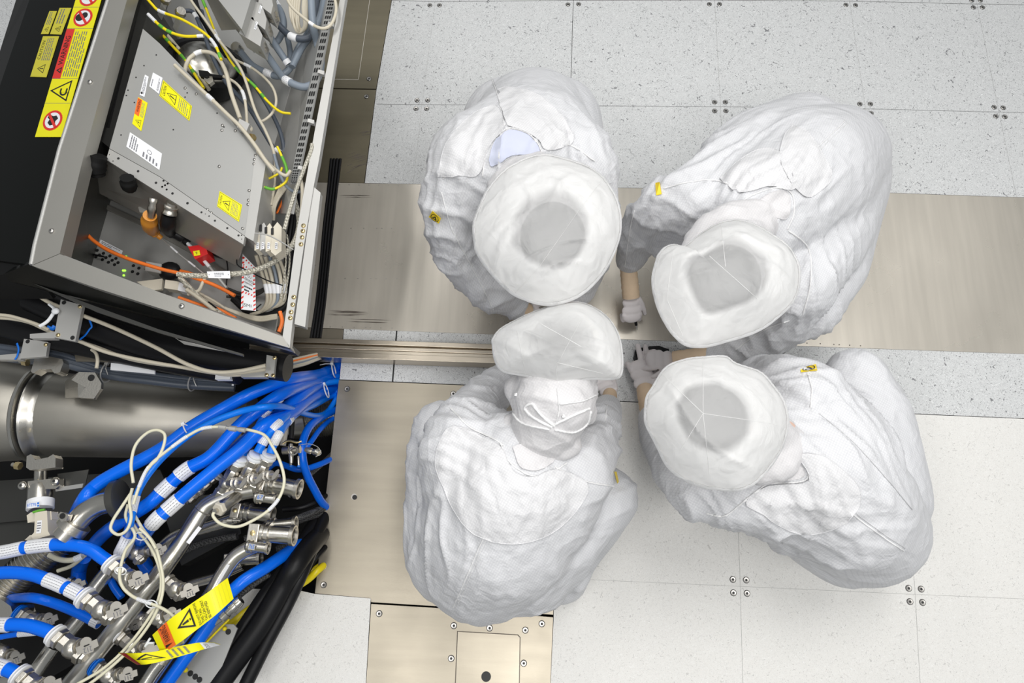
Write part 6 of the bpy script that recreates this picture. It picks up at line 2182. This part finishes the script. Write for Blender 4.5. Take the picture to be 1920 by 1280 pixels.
cable('cream cable loop hanging over the elbow flange', [(245, 925), (228, 950), (212, 975), (208, 992), (222, 1002), (238, 993), (246, 970), (243, 940), (248, 915)], .50, .0042, M_CREAM)
cable('cream cable dropping from the loops to the left side of the long pipe', [(240, 945), (236, 970), (252, 998), (250, 1012), (236, 1030), (228, 1055), (224, 1080), (230, 1100), (245, 1115), (262, 1124), (300, 1138), (325, 1155), (338, 1180), (343, 1206)], .46, .0042, M_CREAM, [(270, 1127, .045)])
cable('long cream cable running beside the pipe to the bottom edge', [(242, 970), (258, 995), (275, 1015), (290, 1040), (302, 1080), (298, 1120), (278, 1160), (240, 1210), (195, 1252), (140, 1285)], .44, .0042, M_CREAM)
cable('second long cream cable alongside the first to the bottom edge', [(252, 965), (268, 992), (288, 1018), (298, 1045), (306, 1090), (300, 1130), (280, 1170), (245, 1215), (200, 1257), (150, 1295)], .45, .0042, M_CREAM)
cable('cream cable ending on the tall valve', [(262, 990), (280, 1008), (292, 1028)], .47, .0042, M_CREAM)
for u, v, lab in [(226, 1070 - 0, 'white tie ring round the cream coil'), (264, 1005, 'white zip tie round the cream cables'), (284, 1132, 'white tie below the small white label')]:
    mb = MB()
    c = P(u, v, .46)
    mb.tube([c + Vector((cos(a_ * pi / 6) * .016, sin(a_ * pi / 6) * .010, sin(a_ * pi / 6) * .006)) for a_ in range(13)], .0018, M_TIE, 6)
    tag(mb.build('zip_tie', smooth=60), lab, 'tie')
cable('cream hose with a printed end under the blue label hose', [(92, 1040), (110, 1048), (132, 1050), (155, 1042)], .30, .008, M_CREAM, [(150, 1044, .03)])
cable('cream cable passing behind the cream hose to the pit', [(160, 1040), (135, 1060), (108, 1070)], .22, .006, M_CREAM)


def hose_tie(u, v, r, z, label, m=M_TIE, tail=(8, -6), d=(1, -.55)):
    c = P(u, v, z)
    D = (P(u + d[0] * 10, v + d[1] * 10, z) - c).normalized()
    S = D.cross(Vector((0, 0, 1))).normalized()
    mb = MB()
    ring = [c + S * cos(a_ * pi / 10) * r + Vector((0, 0, 1)) * sin(a_ * pi / 10) * r for a_ in range(21)]
    mb.tube(ring, .0022, m, 6)
    h = c + S * r * -.8 + Vector((0, 0, r * .6))
    mb.box(h, (D * .005, S * .005, Vector((0, 0, .004))), m)
    e = P(u + tail[0], v + tail[1], z + .01)
    mb.tube([h, h.lerp(e, .5) + Vector((0, 0, .008)), e], .0016, m, 6)
    tag(mb.build('zip_tie', smooth=40), label, 'tie')


hose_tie(352, 806, .022, .40, 'clear tie around the topmost thick blue hose')
hose_tie(626, 694, .026, -.02, 'white tie at the plate edge, upper one', tail=(-26, -10), d=(1, -.2))
hose_tie(612, 732, .026, .04, 'white tie at the plate edge, lower one', tail=(-20, -14), d=(1, -.3))

# ---------------------------------------------------------------- between cabinet and duct
for i, (dy, r_) in enumerate([(0, .012), (9, .013), (-9, .011), (4, .012)]):
    cable(['slate cable in the middle of the bundle on the duct, white mark at its end', 'slate cable nearest the duct in the flat bundle', 'slate cable farthest from the duct in the flat bundle', 'slate cable on top of the flat bundle on the duct'][i], [(-30, 655 + dy, .42), (40, 665 + dy, .42), (100, 670 + dy * .8, .42), (160, 686 + dy * .7, .40), (210, 700 + dy * .5, .38), (280, 708 + dy * .6, .36), (350, 716 + dy * .6, .33), (440, 722 + dy * .5, .3)], .4, r_, M_GCAB_D,
          [(440 - 4, 722, .012)] if i == 0 else [], group='slate cables on the duct')
hose_tie(201, 698, .03, .39, 'grey tie holding the slate bundle on the duct', M_GREY_L, (1, 4), (1, .2))
hose_tie(362, 716, .028, .33, 'grey tie at the right end of the slate bundle', M_GREY_L, (6, 8), (1, .2))
cable('huge black sleeve filling the dark under the cabinet front', [(60, 560), (150, 600), (260, 640), (370, 665), (480, 682), (540, 690)], .50, .040, M_RUBBER, seg=20)  # black sleeves added to fill the dark region below the cabinet
cable('second huge black sleeve filling the dark nearer the steel duct', [(-30, 600), (80, 630), (200, 655), (330, 680), (450, 700)], .46, .034, M_RUBBER, seg=20)
cable('long beige cable from the upper bracket straight down to the small plate', [(70, 553), (95, 568), (125, 580), (152, 590), (215, 615), (290, 650), (350, 682), (400, 697), (450, 695), (498, 685)], .58, .0058, M_BEIGE)
cable('beige cable from the left edge passing behind the upper bracket', [(-30, 594), (20, 597), (55, 604), (80, 615), (110, 628), (150, 640), (200, 660), (270, 676), (340, 688), (420, 700), (500, 692)], .55, .0055, M_BEIGE)
cable('second beige cable from the left edge, just above the other', [(-30, 590), (10, 591), (40, 598), (70, 608), (92, 618)], .56, .005, M_BEIGE)
cable('beige cable along the lower side of the black sleeve', [(140, 637), (180, 650), (240, 672), (300, 683), (360, 690), (430, 703), (500, 697)], .53, .005, M_BEIGE)
cable('thin beige cable drooping behind the white plate', [(172, 655), (180, 662), (183, 675), (181, 690)], .50, .005, M_BEIGE)
BG = 'grey cable brackets'
for q, z, scr_, lab in [([(114, 561), (155, 572), (141, 640), (101, 632)], .60, [(150, 574.5), (109, 628)], 'upper grey bracket plate with two brass screws'),
                        ([(45, 635), (90, 641), (86, 668), (37, 672)], .50, [(86, 646)], 'lower grey bracket plate above the duct clamp'),
                        ([(500, 665), (517, 669), (513, 707), (497, 705)], .56, [(515, 671), (512, 704), (500, 703)], 'small grey bracket plate at the cabinet corner')]:
    t = thing('cable_bracket', lab, 'bracket', BG)
    pl = part('plate', t, lambda mb: mb.ppx(q, z, .012, M_GREY_L), bevel=.001)
    part('arm', t, lambda mb: mb.ppx([(q[3][0] - 45, q[3][1] - 6), (q[3][0] + 2, q[3][1] - 10), (q[3][0] + 2, q[3][1] + 2), (q[3][0] - 45, q[3][1] + 2)], z - .012, .02, M_GREY_L), bevel=.001)
    for u, v in scr_:
        bolt(t, u, v, z, .006, .004, M_BRASS)
for u, v, z in [(120, 567, .60), (136, 633, .60), (52, 640, .50)]:
    mb = MB()
    mb.lathe(P(u, v, z + .0003), (0, 0, 1), [(0, .0062), (.0005, .0062)], M_BLACK, 14)
    o = mb.build('hole', COL.objects['cable_bracket' if z > .55 else 'cable_bracket.001'])
zt = cable('white releasable tie at the upper bracket', [(74, 612), (88, 603), (97, 592), (102, 580), (92, 570)], .60, .0045, M_TIE, name='zip_tie', cat='tie', flat=.5)
part('tie_head', zt, lambda mb: mb.ball(P(104, 583, .61), (.011, .010, .007), M_TIE, 12, 8), smooth=80)
cable('blue releasable tie right of the upper bracket', [(150, 636), (160, 628), (168, 617), (172, 612), (168, 600)], .56, .0045, M_TIEB, name='zip_tie', cat='tie', flat=.5)
cable('blue tie behind the upper bracket', [(90, 613), (98, 616), (103, 611)], .56, .006, M_TIEB, name='zip_tie', cat='tie', flat=.5)
cable('blue tie round the slate cables at the left edge', [(32, 644), (35, 655), (32, 668), (28, 674)], .49, .005, M_TIEB, name='zip_tie', cat='tie', flat=.5)
tag(part('white_plate', None, lambda mb: mb.ppx([(208, 680), (290, 690), (290, 701), (207, 693)], .45, .006, M_WHITE)), 'narrow bright white plate between the sleeves and the duct', 'plate')
tag(part('tan_plate', None, lambda mb: mb.ppx([(139, 660), (160, 650), (225, 668), (222, 679), (142, 677)], .42, .006, M_PLATE)), 'tan metal plate behind the drooping cable', 'plate')
tag(part('small_connector', None, lambda mb: (mb.ppx([(404, 702), (432, 702), (431, 711), (403, 711)], .50, .02, M_WHITE)), bevel=.002), 'small bright connector between cabinet and steel duct', 'connector')
tag(part('edge_strip', None, lambda mb: mb.ppx([(321, 628), (335, 637), (395, 650), (448, 661), (448, 663), (395, 654), (345, 645)], .66, .004, M_GREY_L)), 'thin bright strip under the cabinet front rail', 'strip')
for i in range(6):
    cable(['beige', 'beige', 'blue-grey', 'beige', 'orange', 'beige'][i] + ' thin cable under the guide rail, %s from the hoses' % ORD[i], [(525, 695 - i * 2, .2), (545, 690 - i * 3, .18), (572, 683 - i * 3, .12), (600, 672 - i * 2, .05), (622, 664 - i, -.05)], .15, .0045, [M_BEIGE, M_BEIGE, M_GCAB, M_BEIGE, M_ORANGE, M_BEIGE][i], group='fan of thin cables under the rail')
cable('black band holding the fan-shaped bundle', [(526, 676), (534, 682), (537, 692), (532, 698)], .24, .008, M_TIEB, name='zip_tie', cat='tie')
# small fitting cluster near the blue S hose
fc = thing('needle_valve', 'small chrome needle valve cluster left of the blue S hose', 'valve')
part('cross_body', fc, lambda mb: (mb.lathe(P(530, 845, .3), P(562, 842, .3) - P(530, 845, .3), [(0, .012), (.02, .013), (.022, .009), (.04, .010), (.055, .012)], M_INOX_R, 12),
                                   mb.lathe(P(545, 832, .3), P(546, 870, .3) - P(545, 832, .3), [(0, .006), (.02, .008), (.03, .008), (.06, .005)], M_INOX_R, 12)), smooth=30)
part('ring', fc, lambda mb: mb.lathe(P(550, 845, .315), (.4, -.1, 1), [(0, .013), (.006, .014), (.008, .010), (.002, .009)], M_INOX, 18, caps=False), smooth=30)
part('handle', fc, lambda mb: mb.tube(spline(pz([(530, 832), (540, 826), (556, 829), (565, 827)], .33), 4), .0035, M_BRASS, 8), smooth=50)
f2 = thing('needle_valve', 'small chrome fitting with a wire loop on the right of the blue S hose', 'valve')
part('body', f2, lambda mb: mb.lathe(P(572, 842, .3), P(600, 850, .3) - P(572, 842, .3), [(0, .006), (.012, .010), (.02, .010), (.021, .006), (.03, .009), (.045, .009)], M_INOX_R, 10), smooth=30)
part('wire', f2, lambda mb: mb.tube(spline(pz([(560, 834), (580, 832), (596, 838), (602, 850), (592, 856)], .31), 5), .001, M_GREY_L, 6), smooth=50)
part('cap', f2, lambda mb: mb.lathe(P(592, 846, .3), P(600, 851, .3) - P(592, 846, .3), [(0, .011), (.012, .011)], M_INOX, 14), smooth=30)
for u in (538, 553):
    cable('short vertical chrome stud beneath the needle valve' if u == 538 else 'second vertical chrome stud beneath the needle valve, right', [(u + 6, 855), (u + 7, 870), (u + 7, 876)], .26, .004, M_INOX, [(u + 7, 876, .012, M_TIEB)], name='stud', cat='fitting')
cable('tan hose stub beside the bellows', [(535, 800), (533, 818), (530, 835)], .22, .010, M_IVORY)
cable('dark upright strap beside the bellows', [(548, 785), (547, 805), (546, 822)], .30, .008, M_DARKM, name='strap', cat='strap')
for u, v, lab in [(300, 905, 'coiled'), (250, 870, 'straight')]:
    pass


# ---------------------------------------------------------------- yellow tags
def ribbon(label, left, right, z, fn, m=M_STY, n=6):
    """bent plastic tag between two traced long edges"""
    A = spline(pz(left, z), n)
    B = spline(pz(right, z), n)
    N = min(len(A), len(B))
    mb = MB()
    vs = []
    for i in range(N):
        vs += [A[i], B[i]]
    up = Vector((0, 0, .0012))
    top = [v + up for v in vs]
    fs = [(2 * i, 2 * i + 1, 2 * i + 3, 2 * i + 2) for i in range(N - 1)]
    mb.add(top, fs, m)
    mb.add(vs, [f[::-1] for f in fs], m)
    o = mb.build('warning_tag', smooth=60)
    tag(o, label, 'tag')

    def at(x, y, lift=1):
        t = x * (N - 1)
        i = min(int(t), N - 2)
        f = t - i
        a = A[i].lerp(A[i + 1], f)
        b = B[i].lerp(B[i + 1], f)
        nrm = (A[min(i + 1, N - 1)] - A[i]).cross(b - a).normalized()
        if nrm.z < 0:
            nrm = -nrm
        return a.lerp(b, y) + up + nrm * .0010 * lift
    pb = MB()

    def poly(pts, mm, lift=1, sub=6):
        # subdivide long polygons along x so that prints follow the bend
        if len(pts) == 4:
            a, b, c, d = pts
            L_ = lambda p, q, t: (p[0] + (q[0] - p[0]) * t, p[1] + (q[1] - p[1]) * t)
            for k in range(8):
                t0, t1 = k / 8, (k + 1) / 8
                pb.add([at(*L_(a, b, t0), lift), at(*L_(a, b, t1), lift), at(*L_(d, c, t1), lift), at(*L_(d, c, t0), lift)], [(0, 1, 2, 3)], mm)
            return
        pb.add([at(x, y, lift) for x, y in pts], [list(range(len(pts)))], mm)

    def strip_(x0, x1, y0, y1, mm, lift=1, k=10):
        for j in range(k):
            ya, yb = y0 + (y1 - y0) * j / k, y0 + (y1 - y0) * (j + 1) / k
            poly([(x0, ya), (x1, ya), (x1, yb), (x0, yb)], mm, lift)

    def text(s, x0, x1, y0, y1, mm, lift=2):
        """text reads along y, its top towards smaller or larger x"""
        vs_, fs_ = text_polys(s)
        pb.add([at(x0 + (x1 - x0) * b, y0 + (y1 - y0) * a, lift) for a, b in vs_], fs_, mm)
    fn(poly, strip_, text)
    pb.build('print', o, smooth=0)
    return o


def tagprint(short=False):
    def f(poly, strip_, text):
        strip_(.08, .21, .0, 1, M_STO, 1)
        text('WARNING', .19, .11, .72, .05, M_BLACK, 3)
        poly([(.10, .90), (.195, .84), (.10, .78)], M_BLACK, 3)
        o = [(.30, .5), (.52, .12), (.52, .88)]
        i_ = [(.345, .5), (.50, .22), (.50, .78)]
        # triangle, apex towards the WARNING band
        for k in range(3):
            a, b, c, d = o[k], o[(k + 1) % 3], i_[(k + 1) % 3], i_[k]
            poly([a, b, c, d], M_BLACK, 2)
        poly([(.375, .47), (.46, .45), (.46, .55), (.375, .53)], M_BLACK, 2)
        poly([(.475, .46), (.49, .46), (.49, .54), (.475, .54)], M_BLACK, 2)
        for k, s in enumerate(['DO NOT REMOVE', 'THIS TAG', 'TAG CAN ONLY', 'BE REMOVED']):
            x = .59 + k * .040
            ln = len(s) * .068
            text(s, x, x - .030, .94, .94 - ln, M_BLACK, 2)
        for k in range(5):
            strip_(.78 + k * .045, .782 + k * .045, .08, .92, M_STYD, 1)
    return f


tg1 = ribbon('large curled yellow warning tag with an orange WARNING band and black triangle',
             [(286, 1190, .51), (318, 1161), (352, 1136), (390, 1110), (427, 1083, .52)], [(303, 1226, .50), (336, 1205), (368, 1181), (404, 1153), (438, 1122, .50)], .54, tagprint())


def tp2(poly, strip_, text):
    strip_(.02, .11, 0, 1, M_REDT, 1)
    o = [(.15, .55), (.46, .75), (.31, .12)]
    i_ = [(.19, .55), (.42, .68), (.31, .22)]
    for k in range(3):
        poly([o[k], o[(k + 1) % 3], i_[(k + 1) % 3], i_[k]], M_BLACK, 2)
    poly([(.22, .52), (.34, .44), (.34, .5), (.22, .58)], M_BLACK, 2)
    for k in range(4):
        for j in range(6):
            poly([(.5 + k * .05, .15 + j * .13), (.52 + k * .05, .15 + j * .13), (.52 + k * .05, .24 + j * .13), (.5 + k * .05, .24 + j * .13)], M_PRINT, 2)
    strip_(.80, 1.0, 0, 1, M_WHITE, 1)
    text('DOSI', .88, .83, .9, .2, M_PRINT, 2)


M_REDT = mat('dark_red_band', (0.35, 0.01, 0.02), 0.35)
ribbon('narrow yellow warning tag with a dark red band and a white tip', [(222, 1223, .50), (250, 1224), (290, 1221), (330, 1212), (375, 1204), (402, 1204, .56)], [(256, 1245, .46), (275, 1245), (305, 1239), (345, 1228), (385, 1216), (414, 1208, .56)], .52, tp2)
cable('white tie looping from the curled yellow tag', [(289, 1205), (278, 1206), (272, 1212), (279, 1200), (282, 1196)], .48, .003, M_TIE, name='zip_tie', cat='tie')


# ---------------------------------------------------------------- origins at the things themselves
def settle():
    bpy.context.view_layer.update()
    for o in [x for x in COL.objects if x.type == 'MESH']:
        if o.data.users > 1 or o.matrix_world.translation.length > 1e-6 or not len(o.data.vertices):
            continue
        cs = [v.co for v in o.data.vertices]
        lo = Vector([min(c[i] for c in cs) for i in range(3)])
        hi = Vector([max(c[i] for c in cs) for i in range(3)])
        c = (lo + hi) / 2
        o['_c'] = c
    roots = [x for x in COL.objects if x.parent is None and x.type in ('MESH', 'EMPTY')]
    for r in roots:
        if r.type == 'EMPTY':
            pts = [ch.matrix_world @ Vector(b) for ch in r.children_recursive if ch.type == 'MESH' for b in ch.bound_box]
            if pts and r.location.length < 1e-6:
                c = Vector(((min(p.x for p in pts) + max(p.x for p in pts)) / 2, (min(p.y for p in pts) + max(p.y for p in pts)) / 2, min(p.z for p in pts)))
                r.location = c
                for ch in r.children:
                    ch.matrix_parent_inverse = Matrix.Translation(-c)
    for o in COL.objects:
        if '_c' in o:
            c = Vector(o['_c'])
            o.data.transform(Matrix.Translation(-c))
            pi_ = o.matrix_parent_inverse
            o.location = o.location + c
            for ch in o.children:
                ch.matrix_parent_inverse = Matrix.Translation(-c) @ ch.matrix_parent_inverse
            del o['_c']


settle()
